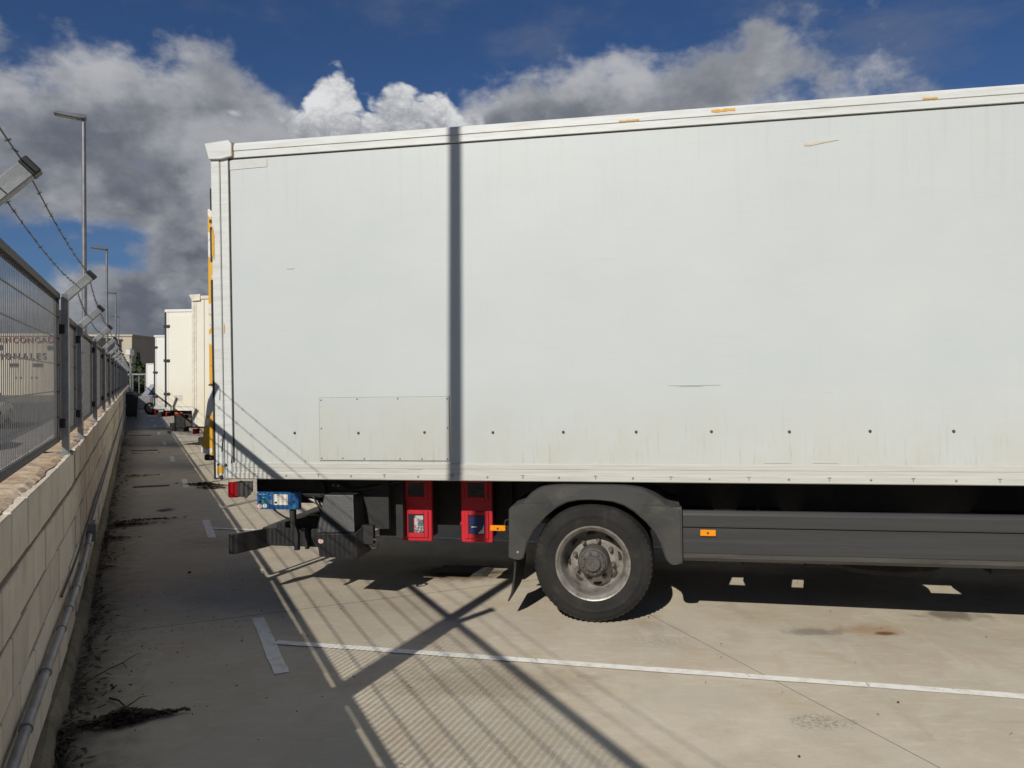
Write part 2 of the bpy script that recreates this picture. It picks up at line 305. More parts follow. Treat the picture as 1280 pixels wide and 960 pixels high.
LEAF = mat('dead_leaf', (0.030, 0.022, 0.014), (0.085, 0.055, 0.028), 30, 0.85)
WEED = mat('dull_weed', (0.035, 0.05, 0.018), (0.06, 0.06, 0.03), 30, 0.8)
TWIG = mat('grey_twig', (0.035, 0.028, 0.022), (0.06, 0.05, 0.04), 30, 0.85)
IRON = mat('dark_cast_iron', (0.022, 0.021, 0.02), (0.04, 0.034, 0.028), 18, 0.75, 0.4, 60)
LAMPM = mat('lamp_aluminium', (0.28, 0.29, 0.30), (0.22, 0.22, 0.23), 5, 0.4, metal=0.6)

# ------------------------------------------------------------------ mesh helpers
class MB:
    def __init__(s): s.v = []; s.f = []; s.mi = []
    def add(s, vs, fs, mi=0):
        o = len(s.v); s.v += [tuple(v) for v in vs]; s.f += [tuple(i + o for i in f) for f in fs]; s.mi += [mi] * len(fs); return s
    def box(s, x0, x1, y0, y1, z0, z1, mi=0, M=None):
        vs = [Vector((x, y, z)) for x in (x0, x1) for y in (y0, y1) for z in (z0, z1)]
        if M: vs = [M @ v for v in vs]
        return s.add(vs, [(0, 1, 3, 2), (4, 6, 7, 5), (0, 4, 5, 1), (2, 3, 7, 6), (0, 2, 6, 4), (1, 5, 7, 3)], mi)
    def bar(s, a, b, w, h=None, up=(0, 0, 1), mi=0):
        a, b = Vector(a), Vector(b); h = h or w; d = (b - a).normalized(); u = Vector(up)
        if abs(d.dot(u)) > 0.98: u = Vector((1, 0, 0))
        r = d.cross(u).normalized() * w / 2; u = r.cross(d).normalized() * h / 2
        vs = [p + i * r + j * u for p in (a, b) for i, j in ((-1, -1), (1, -1), (1, 1), (-1, 1))]
        return s.add(vs, [(3, 2, 1, 0), (4, 5, 6, 7), (0, 1, 5, 4), (1, 2, 6, 5), (2, 3, 7, 6), (3, 0, 4, 7)], mi)
    def tube(s, pts, r, seg=8, mi=0, cap=True):
        pts = [Vector(p) for p in pts]; rs = r if isinstance(r, (list, tuple)) else [r] * len(pts); vs = []
        for i, p in enumerate(pts):
            d = (pts[min(i + 1, len(pts) - 1)] - pts[max(i - 1, 0)]).normalized()
            u = Vector((0, 0, 1)) if abs(d.z) < 0.95 else Vector((1, 0, 0))
            a = d.cross(u).normalized(); b = a.cross(d).normalized()
            vs += [p + rs[i] * (math.cos(t) * a + math.sin(t) * b) for t in [2 * math.pi * k / seg for k in range(seg)]]
        fs = [(i * seg + k, i * seg + (k + 1) % seg, (i + 1) * seg + (k + 1) % seg, (i + 1) * seg + k) for i in range(len(pts) - 1) for k in range(seg)]
        if cap: fs += [tuple(range(seg))[::-1], tuple((len(pts) - 1) * seg + k for k in range(seg))]
        return s.add(vs, fs, mi)
    def lathe(s, prof, seg=40, c=(0, 0, 0), mi=0, axis='y'):
        """prof: (radius, offset along axis)"""
        vs = []; c = Vector(c)
        for r, o in prof:
            for k in range(seg):
                t = 2 * math.pi * k / seg
                q = {'y': Vector((r * math.cos(t), o, r * math.sin(t))), 'z': Vector((r * math.cos(t), r * math.sin(t), o)), 'x': Vector((o, r * math.cos(t), r * math.sin(t)))}[axis]
                vs.append(c + q)
        n = len(prof)
        return s.add(vs, [(i * seg + k, (i + 1) * seg + k, (i + 1) * seg + (k + 1) % seg, i * seg + (k + 1) % seg) for i in range(n - 1) for k in range(seg)], mi)
    def prism(s, poly, y0, y1, mi=0, M=None, ax='y'):
        """poly in (x, z) pushed from y0 to y1 (ax='x': poly in (y, z) pushed along x)"""
        n = len(poly)
        f = (lambda p, q: Vector((p[0], q, p[1]))) if ax == 'y' else (lambda p, q: Vector((q, p[0], p[1]))) if ax == 'x' else (lambda p, q: Vector((p[0], p[1], q)))
        vs = [f(p, y0) for p in poly] + [f(p, y1) for p in poly]
        if M: vs = [M @ v for v in vs]
        return s.add(vs, [tuple(range(n)), tuple(range(2 * n - 1, n - 1, -1))] + [(i, i + n, (i + 1) % n + n, (i + 1) % n) for i in range(n)], mi)
    def build(s, name, mats, parent=None, bevel=0.0, smooth=False, seg=1, loc=None):
        me = bpy.data.meshes.new(name); me.from_pydata(s.v, [], s.f)
        mats = mats if isinstance(mats, (list, tuple)) else [mats]
        for m_ in mats: me.materials.append(m_)
        if len(mats) > 1: me.polygons.foreach_set('material_index', s.mi)
        bm = bmesh.new(); bm.from_mesh(me); bmesh.ops.recalc_face_normals(bm, faces=bm.faces)
        if bevel:
            es = [e for e in bm.edges if len(e.link_faces) == 2 and e.calc_face_angle(0) > 0.5]
            bmesh.ops.bevel(bm, geom=es, offset=bevel, segments=seg, affect='EDGES', profile=0.7, clamp_overlap=True)
        bm.to_mesh(me); bm.free()
        if smooth:
            me.polygons.foreach_set('use_smooth', [True] * len(me.polygons))
            me.set_sharp_from_angle(angle=R(38))
        o = bpy.data.objects.new(name, me); col.objects.link(o)
        if parent: o.parent = parent
        if loc: o.location = loc
        return o
def tag(o, label=None, cat=None, group=None, kind=None):
    for k, v in (('label', label), ('category', cat), ('group', group), ('kind', kind)):
        if v: o[k] = v
    return o
def empty(name, loc=(0, 0, 0), rot=None, label=None, cat=None, group=None):
    o = bpy.data.objects.new(name, None); col.objects.link(o); o.location = loc; o.empty_display_size = 0.2
    if rot is not None: o.rotation_euler = rot
    return tag(o, label, cat, group)
def link_copy(src, parent, name=None, loc=None):
    c = src.copy(); col.objects.link(c); c.parent = parent
    if loc is not None: c.location = loc
    return c

# ------------------------------------------------------------------ frames of the place
WA = R(25.19); WB = R(26.15)                        # the wall runs away to the left; it kinks slightly at the second post
uA = Vector((-math.sin(WA), math.cos(WA), 0)); nA = Vector((math.cos(WA), math.sin(WA), 0))
uB = Vector((-math.sin(WB), math.cos(WB), 0)); nB = Vector((math.cos(WB), math.sin(WB), 0))
KINK = 5.74
def W(u, n, z):
    if u <= KINK: p = uA * u + nA * n
    else: p = uA * KINK + uB * (u - KINK) + nB * n
    return Vector((p.x, p.y, z))
TF = Vector((0.98420, -0.17709, 0)); TS = Vector((0.17709, 0.98420, 0))   # truck heading, and inward from its near side
TP = Vector((0.581, 5.465, 0)); TAU = 0.0150
def TW(t, s, z=0.0): return TP + TF * t + TS * s + Vector((0, 0, z))

# ------------------------------------------------------------------ ground
g = tag(MB().add([(-3000, -3000, -0.012), (3000, -3000, -0.012), (3000, 3000, -0.012), (-3000, 3000, -0.012)], [(0, 1, 2, 3)]).build('ground', mat('dry_earth', (0.20, 0.165, 0.12), (0.15, 0.13, 0.09), 0.2, 0.95)), kind='structure')
END = 62.0
yp = [W(-14, -0.46, 0), W(-14, 60, 0), W(END, 60, 0), W(END, -0.46, 0), W(KINK, -0.46, 0)]
yard = tag(MB().add([(p.x, p.y, 0) for p in yp], [(0, 1, 2, 3, 4)]).build('concrete_yard', ground_mat()), kind='structure')
sp_ = [W(-14, -0.74, -0.004), W(KINK, -0.74, -0.004), W(66, -0.74, -0.004), W(66, -14, -0.004), W(-14, -14, -0.004)]
street = tag(MB().add(sp_, [(0, 1, 2, 3, 4)]).build('street', ASPH), kind='structure')
pv = MB()
for a, b in ((-14, KINK), (KINK, 66)):
    q = [W(a, -0.745, 0.12), W(b, -0.745, 0.12), W(b, -3.0, 0.12), W(a, -3.0, 0.12)]
    pv.add(q + [Vector((p.x, p.y, -0.01)) for p in q], [(0, 1, 2, 3), (4, 7, 6, 5), (0, 4, 5, 1), (1, 5, 6, 2), (2, 6, 7, 3), (3, 7, 4, 0)])
tag(pv.build('pavement', mat('pavement_slabs', (0.30, 0.28, 0.25), (0.23, 0.215, 0.19), 2, 0.9, 0.2)), kind='structure')

# painted bay lines: bars parallel to the wall with a leg running out along the bay
def strip(a, b, w, parent, z=0.004, n=14, jag=0.004):
    a, b = Vector(a), Vector(b); d = (b - a).normalized(); r = Vector((-d.y, d.x, 0)) * w / 2; vs = []
    for i in range(n + 1):
        p = a.lerp(b, i / n)
        for s in (-1, 1):
            q = p + r * s * (1 + random.uniform(-jag, jag) / w * 2); vs.append((q.x, q.y, z))
    return MB().add(vs, [(2 * i, 2 * i + 2, 2 * i + 3, 2 * i + 1) for i in range(n)]).build('painted_line', PAINT, parent)
bdir = Vector((0.9798, -0.2001, 0))
ta, tb = Vector((-1.855, 5.600, 0)), Vector((-1.365, 4.545, 0))
strip(ta, tb, 0.088, yard)
la = Vector((-1.535, 5.07, 0)); lb = Vector((2.02, 4.363, 0))
strip(la - bdir * 0.03, lb, 0.072, yard, z=0.0065, n=26, jag=0.003)
strip(lb + bdir * 0.012 + Vector((0.0, 0.010, 0)), lb + bdir * 4.6, 0.074, yard, n=20, jag=0.004)
pitch = uB * 4.32
for k in range(1, 9):
    off = pitch * k + nB * (-0.02 * k)
    strip(ta + off, tb + off, 0.088, yard, n=6)
    strip(la + off - bdir * 0.03, la + off + bdir * 8, 0.072, yard, z=0.0065, n=10)

# manhole and slot drain
mh = empty('manhole_cover', (-0.43, 6.98, 0.0), (0, 0, R(-10)), 'square dark iron manhole cover in rust stained concrete under the truck', 'manhole')
MB().box(-0.24, 0.24, -0.17, 0.17, -0.005, 0.006).build('cover_frame', IRON, mh)
MB().box(-0.205, 0.205, -0.135, 0.135, 0.0, 0.011).build('cover_plate', IRON, mh, bevel=0.004)
dr = empty('slot_drain', (-5.84, 12.44, 0.0), (0, 0, math.atan2(0.184, 0.497)), 'narrow dark iron slot drain cover set in the shaded lane', 'drain')
MB().box(-0.27, 0.27, -0.085, 0.085, -0.005, 0.005).build('frame', IRON, dr)
for k in range(9): MB().box(-0.25 + k * 0.057, -0.25 + k * 0.057 + 0.034, -0.07, 0.07, 0.0, 0.010).build('bar', IRON, dr)
for (x, y, n_, a) in ((-11.4, 23.6, 1, 0.3), (-8.9, 18.6, 1, 0.35)):
    d2 = empty('slot_drain', (x, y, 0.0), (0, 0, a), ('flat dark drain cover far down the lane by the red flagged trailer' if y > 20 else 'small dark drain cover in the lane beside the cream truck'), 'drain')
    MB().box(-0.30, 0.30, -0.10, 0.10, -0.005, 0.006).build('frame', IRON, d2)
    for k in range(6): MB().box(-0.27 + k * 0.094, -0.27 + k * 0.094 + 0.06, -0.08, 0.08, 0.0, 0.011).build('bar', IRON, d2)

# ------------------------------------------------------------------ perimeter wall of concrete blocks
wall = empty('perimeter_wall', W(0, -0.6, 0), None, 'low wall of pale concrete blocks carrying the mesh fence', 'wall')
wo = W(0, -0.6, 0)
def wparent(o):
    o.parent = wall; o.location = o.location - wo; return o
NI = -0.458; NO = -0.735; ZT = 1.264
WL = [-14.0, KINK, END]
courses = [(0.118, 0.352), (0.352, 0.586), (0.586, 0.820), (0.820, 1.050), (1.050, ZT)]
core = MB()
for a, b in zip(WL[:-1], WL[1:]):
    q = [W(a, NI - 0.012, 0), W(b, NI - 0.012, 0), W(b, NO + 0.006, 0), W(a, NO + 0.006, 0)]
    core.add([(p.x, p.y, z) for z in (-0.01, ZT - 0.014) for p in q], [(0, 1, 2, 3), (7, 6, 5, 4)] + [(i, i + 4, (i + 1) % 4 + 4, (i + 1) % 4) for i in range(4)])
wparent(core.build('mortar_core', MORTAR))
ft = MB()
for a, b in zip(WL[:-1], WL[1:]):
    nseg = int((b - a) / 0.35); prev = None
    pr = []
    for i in range(nseg + 1):
        u = a + (b - a) * i / nseg; w_ = random.uniform(-0.012, 0.012); h_ = random.uniform(-0.015, 0.015)
        pr.append([W(u, NI - 0.02, -0.01), W(u, NI + 0.055 + w_, -0.01), W(u, NI + 0.045 + w_, 0.085 + h_), W(u, NI + 0.02 + w_, 0.112 + h_), W(u, NI - 0.02, 0.116)])
    vs = [p for r_ in pr for p in r_]
    ft.add(vs, [(i * 5 + k, (i + 1) * 5 + k, (i + 1) * 5 + k + 1, i * 5 + k + 1) for i in range(nseg) for k in range(4)])
wparent(ft.build('footing', FOOT, smooth=True))
BL = 0.40
near, far = [], []
for ci, (z0, z1) in enumerate(courses):
    u = -13.9 + (BL / 2 if ci % 2 else 0)
    while u < END - BL:
        (near if 1.9 < u < 25.0 else far).append((ci, u)); u += BL
def block_geo(mb, ci, u):
    z0, z1 = courses[ci]; du = random.uniform(-0.003, 0.003); jn = random.uniform(-0.004, 0.004)
    a, b = u + 0.004 + du, u + BL - 0.004
    if a < KINK < b: b = min(b, KINK + 0.2)
    top = z1 - ((0.014 if ci != 3 else 0.026) if ci < 4 else 0.0) + (random.uniform(-0.006, 0.004) if ci == 4 else 0)
    n0, n1 = NI + jn, NO - 0.003
    q = [W(a, n0, 0), W(b, n0 + random.uniform(-0.002, 0.002), 0), W(b, n1, 0), W(a, n1, 0)]
    vs = [(p.x, p.y, z) for z in (z0 + 0.006, top) for p in q]
    c = 0.006
    # chamfered inner face
    return mb.add(vs, [(0, 1, 2, 3), (7, 6, 5, 4)] + [(i, i + 4, (i + 1) % 4 + 4, (i + 1) % 4) for i in range(4)], 0)
for ci, u in near[:300]:
    wparent(block_geo(MB(), ci, u).build('concrete_block', random.choice(BLOCK), bevel=0.005))
fm = MB()
for ci, u in far + near[300:]: block_geo(fm, ci, u)
wparent(tag(fm.build('distant_concrete_blocks', BLOCK[1]), kind='stuff'))
# bare clay mortar bed left on top of the wall, crumbly and broken into short ridges
for a, b in ((-4.0, 2.0), (2.0, KINK), (KINK, 12.0), (12.0, END)):
    mb = MB(); step = 0.055 if b < 13 else 0.3; n_ = int((b - a) / step); rows = []
    for i in range(n_ + 1):
        u = a + (b - a) * i / n_
        e0 = NI - 0.016 - 0.010 * (1 + math.sin(u * 9.0) * math.sin(u * 3.7)) - random.uniform(0, 0.006); e1 = NO + 0.008
        hh = [ZT + random.uniform(-0.003, 0.001), ZT + 0.006 + random.uniform(-0.006, 0.008), ZT + 0.007 + random.uniform(-0.006, 0.009), ZT + 0.005 + random.uniform(-0.006, 0.006), ZT - 0.01]
        rows += [W(u, e0, hh[0]), W(u, e0 - 0.03, hh[1]), W(u, (e0 + e1) / 2, hh[2]), W(u, e1 + 0.03, hh[3]), W(u, e1, hh[4])]
    mb.add(rows, [(i * 5 + k, (i + 1) * 5 + k, (i + 1) * 5 + k + 1, i * 5 + k + 1) for i in range(n_) for k in range(4)])
    wparent(mb.build('clay_bed', COPE))

# ------------------------------------------------------------------ conduit on the wall
cp = empty('conduit_pipe', W(3, NI, 0.44), None, 'grey round conduit pipe clipped along the low block wall', 'pipe')
co = W(3, NI, 0.44)
def cpar(o, par=None):
    o.parent = cp; o.location = o.location - co; return o
pp = []
def pz(u): return 0.44 if u < 6.3 else (0.44 + 0.055 * min(1, (u - 6.3) / 0.8) if u < 7.4 else 0.495 + 0.004 * (u - 7.4))
def pn(u): return NI + 0.034
us = [-13 + 0.5 * i for i in range(int(40 / 0.5))]
cpar(MB().tube([W(u, pn(u), pz(u) + 0.004 * math.sin(u * 2.1)) for u in us if u < 7.2], 0.0205, 12).build('pipe_run', PVC, smooth=True))
cpar(MB().tube([W(u, pn(u) - 0.008, pz(u) + 0.006 * math.sin(u * 1.7)) for u in [7.3 + 0.5 * i for i in range(70)]], 0.015, 10).build('pipe_run', PVC, smooth=True))
for u in (2.4, 3.35, 3.95, 4.62, 5.02, 5.5, 6.15, 6.7):
    a, b = W(u, pn(u), pz(u) + 0.004 * math.sin(u * 2.1)), W(u + 0.035, pn(u), pz(u) + 0.004 * math.sin(u * 2.1))
    cpar(MB().tube([a, b], 0.025, 12).build('coupling', PVC, smooth=True))
jb = W(7.24, NI + 0.035, 0.487)
MJ = Matrix.Translation(jb) @ Matrix.Rotation(WB, 4, 'Z')
cpar(MB().box(-0.035, 0.04, -0.085, 0.085, -0.075, 0.075, M=MJ).build('junction_box', mat('grey_junction_box', (0.22, 0.22, 0.22), (0.16, 0.16, 0.155), 9, 0.5), bevel=0.008))
thin = empty('thin_cable', W(6, NI, 0.56), None, 'thin dark cable running beside the conduit on the block wall', 'cable')
o = MB().tube([W(u, NI + 0.010, 0.555 + 0.012 * math.sin(u * 0.9)) for u in [4.9 + 0.6 * i for i in range(50)]], 0.007, 6).build('cable_run', FRAME)
o.parent = thin; o.location = -W(6, NI, 0.56)

# ------------------------------------------------------------------ mesh fence with cranked posts and barbed wire
fence = empty('mesh_fence', W(3, -0.52, ZT), None, 'galvanised steel mesh fence with cranked posts along the top of the block wall', 'fence')
fo = W(3, -0.52, ZT)
def fpar(o, par=None):
    if par is None: o.parent = fence; o.location = o.location - fo
    else: o.parent = par
    return o
SPAN = 2.72
posts = [-5.36, -2.64, 0.08, 2.86, 5.67, 7.16] + [9.74 + 2.72 * i for i in range(17)]
PN = -0.492; FN = -0.535
def zt(u): return 2.285 if u < KINK else 2.19
def post_geo():
    p = MB().box(-0.03, 0.03, -0.02, 0.02, 0, 1.03)
    return p
post_me = arm_me = cap_me = None
for i, u in enumerate(posts):
    ang = WA if u < KINK else WB
    M = Matrix.Translation(W(u, PN, ZT)) @ Matrix.Rotation(ang, 4, 'Z')       # local x = n, y = u
    h = zt(u) - ZT + 0.005
    lean = random.uniform(-0.012, 0.012)
    p = MB().box(-0.021, 0.021, -0.025, 0.025, -0.004, h).build('post', GALV, bevel=0.004)
    p.matrix_world = Matrix.Translation(-fo) @ M @ Matrix.Rotation(lean, 4, 'X'); p.parent = fence
    a = MB(); A0 = Vector((-0.004, 0, h - 0.03)); A1 = A0 + Vector((0.146, 0, 0.150))
    a.bar(A0, A1, 0.056, 0.05, up=(0, 1, 0)); ao = a.build('arm', GALV, p, bevel=0.004)
    d = (A1 - A0).normalized()
    MB().bar(A1 - d * 0.004, A1 + d * 0.028, 0.061, 0.056, up=(0, 1, 0)).build('end_cap', CAPB, ao, bevel=0.004)
    for zc in (0.20, 0.80):
        MB().box(-0.058, 0.002, -0.029, 0.029, zc - 0.03, zc + 0.03).build('clamp', CAPB, p, bevel=0.004)
    MB().box(-0.05, 0.045, -0.06, 0.06, -0.002, 0.012).build('base_plate', GALV, p)
# panels: dark angle frame + welded wire infill
ZB = 1.351
def panel_meshes(h, span):
    Lp = span - 0.095
    fr = MB()
    fr.box(-0.016, 0.016, 0, Lp, 0, 0.028); fr.box(-0.02, 0.02, 0, Lp, h - 0.036, h)
    fr.box(-0.014, 0.014, 0, 0.026, 0.0282, h - 0.0362); fr.box(-0.014, 0.014, Lp - 0.026, Lp, 0.0282, h - 0.0362)
    wi = MB(); n_ = int(Lp / 0.05)
    for k in range(n_ + 1):
        y = 0.025 + (Lp - 0.05) * k / n_
        wi.box(-0.0015, 0.0015, y - 0.0043, y + 0.0043, 0.01, h - 0.02)
    for z in (0.16, 0.32, 0.49, 0.655, 0.79):
        if z < h - 0.06:
            wi.bar((0.0042, 0.01, z), (0.0042, Lp - 0.01, z), 0.006)
    return fr, wi
cache = {}
for i in range(len(posts) - 1):
    u = posts[i] + 0.0475; ang = WA if u < KINK - 0.06 else WB
    h0 = round(zt(u + 0.1) - ZB, 3); span = round(posts[i + 1] - posts[i], 3); h = (h0, span)
    if h not in cache:
        fr, wi = panel_meshes(h0, span); a = fr.build('panel_frame', FRAME); b = wi.build('wire_mesh', GALVD, a); tag(b, kind='stuff'); cache[h] = (a, b)
    else:
        a0, b0 = cache[h]; a = a0.copy(); col.objects.link(a); b = b0.copy(); col.objects.link(b); b.parent = a
    a.matrix_world = Matrix.Translation(-fo) @ Matrix.Translation(W(u, FN, ZB)) @ Matrix.Rotation(ang, 4, 'Z'); a.parent = fence
# barbed wire strands
def strand(frac):
    mb = MB(); pts = []
    P0 = [W(u, PN - 0.004 + 0.146 * frac, zt(u) - 0.025 + 0.150 * frac + 0.032) for u in posts[:18]]
    for i in range(len(P0) - 1):
        for k in range(8):
            t = k / 8; q = P0[i].lerp(P0[i + 1], t); q.z -= 0.05 * 4 * t * (1 - t) * 0.6; pts.append(q)
    mb.tube(pts, 0.0027, 5)
    for i in range(len(pts) - 1):
        if (pts[i]).length > 26: continue
        L_ = (pts[i + 1] - pts[i]).length; nb = 2
        for k in range(nb):
            q = pts[i].lerp(pts[i + 1], (k + random.random() * 0.3) / nb); dd = (pts[i + 1] - pts[i]).normalized()
            for _ in range(2):
                r = Vector((random.gauss(0, 1), random.gauss(0, 1), random.gauss(0, 1))); r -= dd * r.dot(dd); r.normalize()
                mb.bar(q - r * 0.010, q + r * 0.010, 0.0022)
            mb.bar(q - dd * 0.004, q + dd * 0.004, 0.0055)
    return fpar(mb.build('barbed_wire', BARB))
strand(0.93); strand(0.42)

# ------------------------------------------------------------------ street lamps outside the fence
def street_lamp(base, label, h=7.5, ang=WB):
    e = empty('street_lamp', base, (0, 0, ang), label, 'street lamp', 'street lamps along the pavement')
    pole = MB().tube([(0, 0, 0), (0, 0, 0.02), (0, 0, 1.2), (0, 0, h)], [0.075, 0.066, 0.062, 0.045], 12).build('pole', LAMPM, e, smooth=True)
    MB().box(-0.14, 0.14, -0.14, 0.14, 0, 0.03).build('base_plate', LAMPM, pole)
    MB().box(-0.04, 0.04, -0.04, 0.04, h - 0.05, h + 0.06).build('bracket', LAMPM, e, bevel=0.01)
    hd = MB().prism([(0.06, h + 0.03), (-0.1, h + 0.015), (-0.60, h + 0.055), (-0.62, h + 0.085), (-0.58, h + 0.115), (0.0, h + 0.125), (0.06, h + 0.09)], -0.11, 0.11).build('lamp_head', LAMPM, e, bevel=0.015)
    MB().prism([(-0.14, h + 0.010), (-0.56, h + 0.044), (-0.56, h + 0.05), (-0.14, h + 0.016)], -0.085, 0.085).build('lens', mat('lamp_lens', (0.55, 0.55, 0.5), (0.4, 0.4, 0.38), 20, 0.2), hd)
    return e
b0 = uA * 2.34 + nA * (-1.18)
street_lamp((b0.x, b0.y, 0.12), 'tall grey street lamp whose shadow climbs the white truck', ang=WA)
for px, dep, lab in ((106, 18.3, 'tall street lamp rising behind the cranked fence posts'), (134, 33.5, 'second street lamp along the pavement beyond the fence'),
                     (145, 49.0, 'distant street lamp, third along the fence from the tall one'), (148.5, 66.0, 'farthest thin street lamp in front of the beige building')):
    street_lamp(((px - 640) / 961.0 * dep, dep, 0.12 if dep < 60 else 0.0), lab, 7.75 if dep < 30 else 7.2 if dep < 40 else 7.0)

# ------------------------------------------------------------------ the white box truck
truck = empty('box_truck', TP, None, 'large white box truck with grey mudguards and red extinguisher boxes', 'truck')
tx = (TF * math.cos(TAU) + Vector((0, 0, math.sin(TAU)))); tz = (TF * -math.sin(TAU) + Vector((0, 0, math.cos(TAU))))
TM = Matrix((tx, TS, tz)).transposed()
truck.rotation_euler = TM.to_euler()
XR, XF, BW = -2.92, 4.35, 2.50            # rear, front and width of the box
ZB0, ZR, ZS, ZTOP = 1.012, 1.140, 3.490, 3.612

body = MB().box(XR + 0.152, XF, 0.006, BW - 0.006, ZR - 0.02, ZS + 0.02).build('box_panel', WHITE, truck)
# wide aluminium bottom rail in stepped strips
br = MB()
br.prism([(0.000, ZB0), (-0.006, ZB0 + 0.006), (-0.006, ZB0 + 0.048), (0.000, ZB0 + 0.052), (0.000, ZB0 + 0.086), (-0.003, ZB0 + 0.089), (-0.003, ZB0 + 0.122), (0.004, ZR), (0.05, ZR), (0.05, ZB0)], XR + 0.15, XF, ax='x')
rail = br.build('bottom_rail', ALU, truck)
MB().box(XR + 0.15, XF, BW - 0.05, BW, ZB0, ZR).build('bottom_rail', ALU, truck)
riv = MB()
for k in range(28):
    x = XR + 0.33 + 0.262 * k
    if k % 2: riv.lathe([(0.0001, -0.0115), (0.0075, -0.0095), (0.0085, -0.006)], 8, (x, 0, ZB0 + 0.030))
    else: riv.box(x - 0.012, x + 0.012, -0.0085, -0.004, ZB0 + 0.040, ZB0 + 0.046).box(x - 0.003, x + 0.003, -0.0085, -0.004, ZB0 + 0.020, ZB0 + 0.040)
tag(riv.build('rivets', mat('dull_rivet', (0.27, 0.26, 0.23), (0.18, 0.165, 0.14), 40, 0.6), rail), kind='stuff')
# roof rail with a rounded upper lip
MB().prism([(0.002, ZS), (-0.010, ZS + 0.004), (-0.010, ZS + 0.050), (-0.006, ZS + 0.054), (-0.014, ZS + 0.058), (-0.014, ZS + 0.096), (-0.004, ZTOP - 0.006), (0.03, ZTOP), (0.12, ZTOP), (0.12, ZS)], XR + 0.20, XF, ax='x').build('top_rail', TRIM, truck)
MB().box(XR + 0.20, XF, BW - 0.12, BW, ZS, ZTOP).build('top_rail', TRIM, truck)
MB().box(XR + 0.152, XF, 0.0015, 0.0058, ZS - 0.005, ZS + 0.001).build('rail_gap', GAP, truck)
MB().box(XR + 0.03, XF - 0.02, 0.10, BW - 0.10, ZS, ZTOP - 0.012).build('roof', TRIM, truck)
MB().box(XF, XF + 0.05, 0.0, BW, ZB0, ZTOP - 0.01).build('front_wall', TRIM, truck, bevel=0.02)
# rear corner posts, one on each side, as two folded strips with a dark seam
for y0, y1 in ((-0.004, 0.10), (BW - 0.10, BW + 0.004)):
    MB().box(XR, XR + 0.075, y0, y1, ZB0 + 0.004, ZS + 0.01).build('corner_post', TRIM, truck, bevel=0.006)
    MB().box(XR + 0.081, XR + 0.146, y0 + 0.003, y1, ZB0 + 0.004, ZS + 0.01).build('corner_post', TRIM, truck, bevel=0.003)
    MB().box(XR + 0.06, XR + 0.16, y0 + 0.006, y1 - 0.003, ZB0 + 0.006, ZS + 0.01).build('seam', GAP, truck)
    q0, q1 = (y0 - 0.022, y1 + 0.03) if y0 < 1 else (y0 - 0.03, y1 + 0.022)
    MB().prism([(XR - 0.038, ZTOP + 0.004), (XR + 0.165, ZTOP + 0.018), (XR + 0.192, ZTOP - 0.012), (XR + 0.192, ZS + 0.012), (XR + 0.10, ZS - 0.004), (XR - 0.002, ZS + 0.000)], q0, q1).build('corner_cap', TRIM, truck, bevel=0.005)
    MB().box(XR + 0.193, XR + 0.204, q0 + 0.012, q1 - 0.012, ZS + 0.012, ZTOP - 0.004).build('rust_seam', mat('rusty_sealant', (0.30, 0.17, 0.05), (0.12, 0.08, 0.04), 40, 0.9), truck)
MB().box(XR + 0.02, XR + 0.10, 0.104, BW - 0.104, ZS - 0.06, ZTOP - 0.002).build('rear_header', TRIM, truck)
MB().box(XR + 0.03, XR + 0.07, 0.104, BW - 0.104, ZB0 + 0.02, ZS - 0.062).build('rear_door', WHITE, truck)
MB().box(XR + 0.06, XF, 0.06, BW - 0.06, ZB0 + 0.002, ZR).build('floor', CHASSIS, truck)
# screwed repair plate near the rear with its screws
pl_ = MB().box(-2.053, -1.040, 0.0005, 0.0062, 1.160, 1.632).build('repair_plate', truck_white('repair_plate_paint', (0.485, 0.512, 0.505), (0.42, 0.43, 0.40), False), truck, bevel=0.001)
MB().box(-2.056, -1.034, 0.0035, 0.0066, 1.154, 1.6345).build('plate_seam', mat('plate_seam_shade', (0.13, 0.12, 0.10), (0.24, 0.23, 0.2), 20, 0.8), pl_)
SCREW = mat('dark_screw', (0.03, 0.028, 0.026), (0.07, 0.05, 0.04), 50, 0.6)
sm = MB().lathe([(0.0001, -0.003), (0.005, -0.002), (0.006, 0.002)], 8).build('screw', SCREW, pl_, loc=(-2.038, 0, 1.615))
for x, z in ((-1.75, 1.62), (-1.43, 1.62), (-1.052, 1.615), (-2.04, 1.40), (-1.052, 1.40), (-1.87, 1.175), (-1.70, 1.172), (-1.42, 1.172), (-1.25, 1.172), (-1.055, 1.172), (-2.04, 1.175)):
    link_copy(sm, pl_, loc=(x, 0, z))
hm = MB().lathe([(0.0001, -0.0035), (0.009, -0.002), (0.0115, 0.006)], 10).build('bolt_head', SCREW, truck, loc=(-2.259, 0.002, 1.367))
for k in range(1, 13): link_copy(hm, truck, loc=(-2.259 + 0.5155 * k, 0.002 if k not in (1, 2) else -0.003, 1.367 + random.uniform(-0.003, 0.003)))
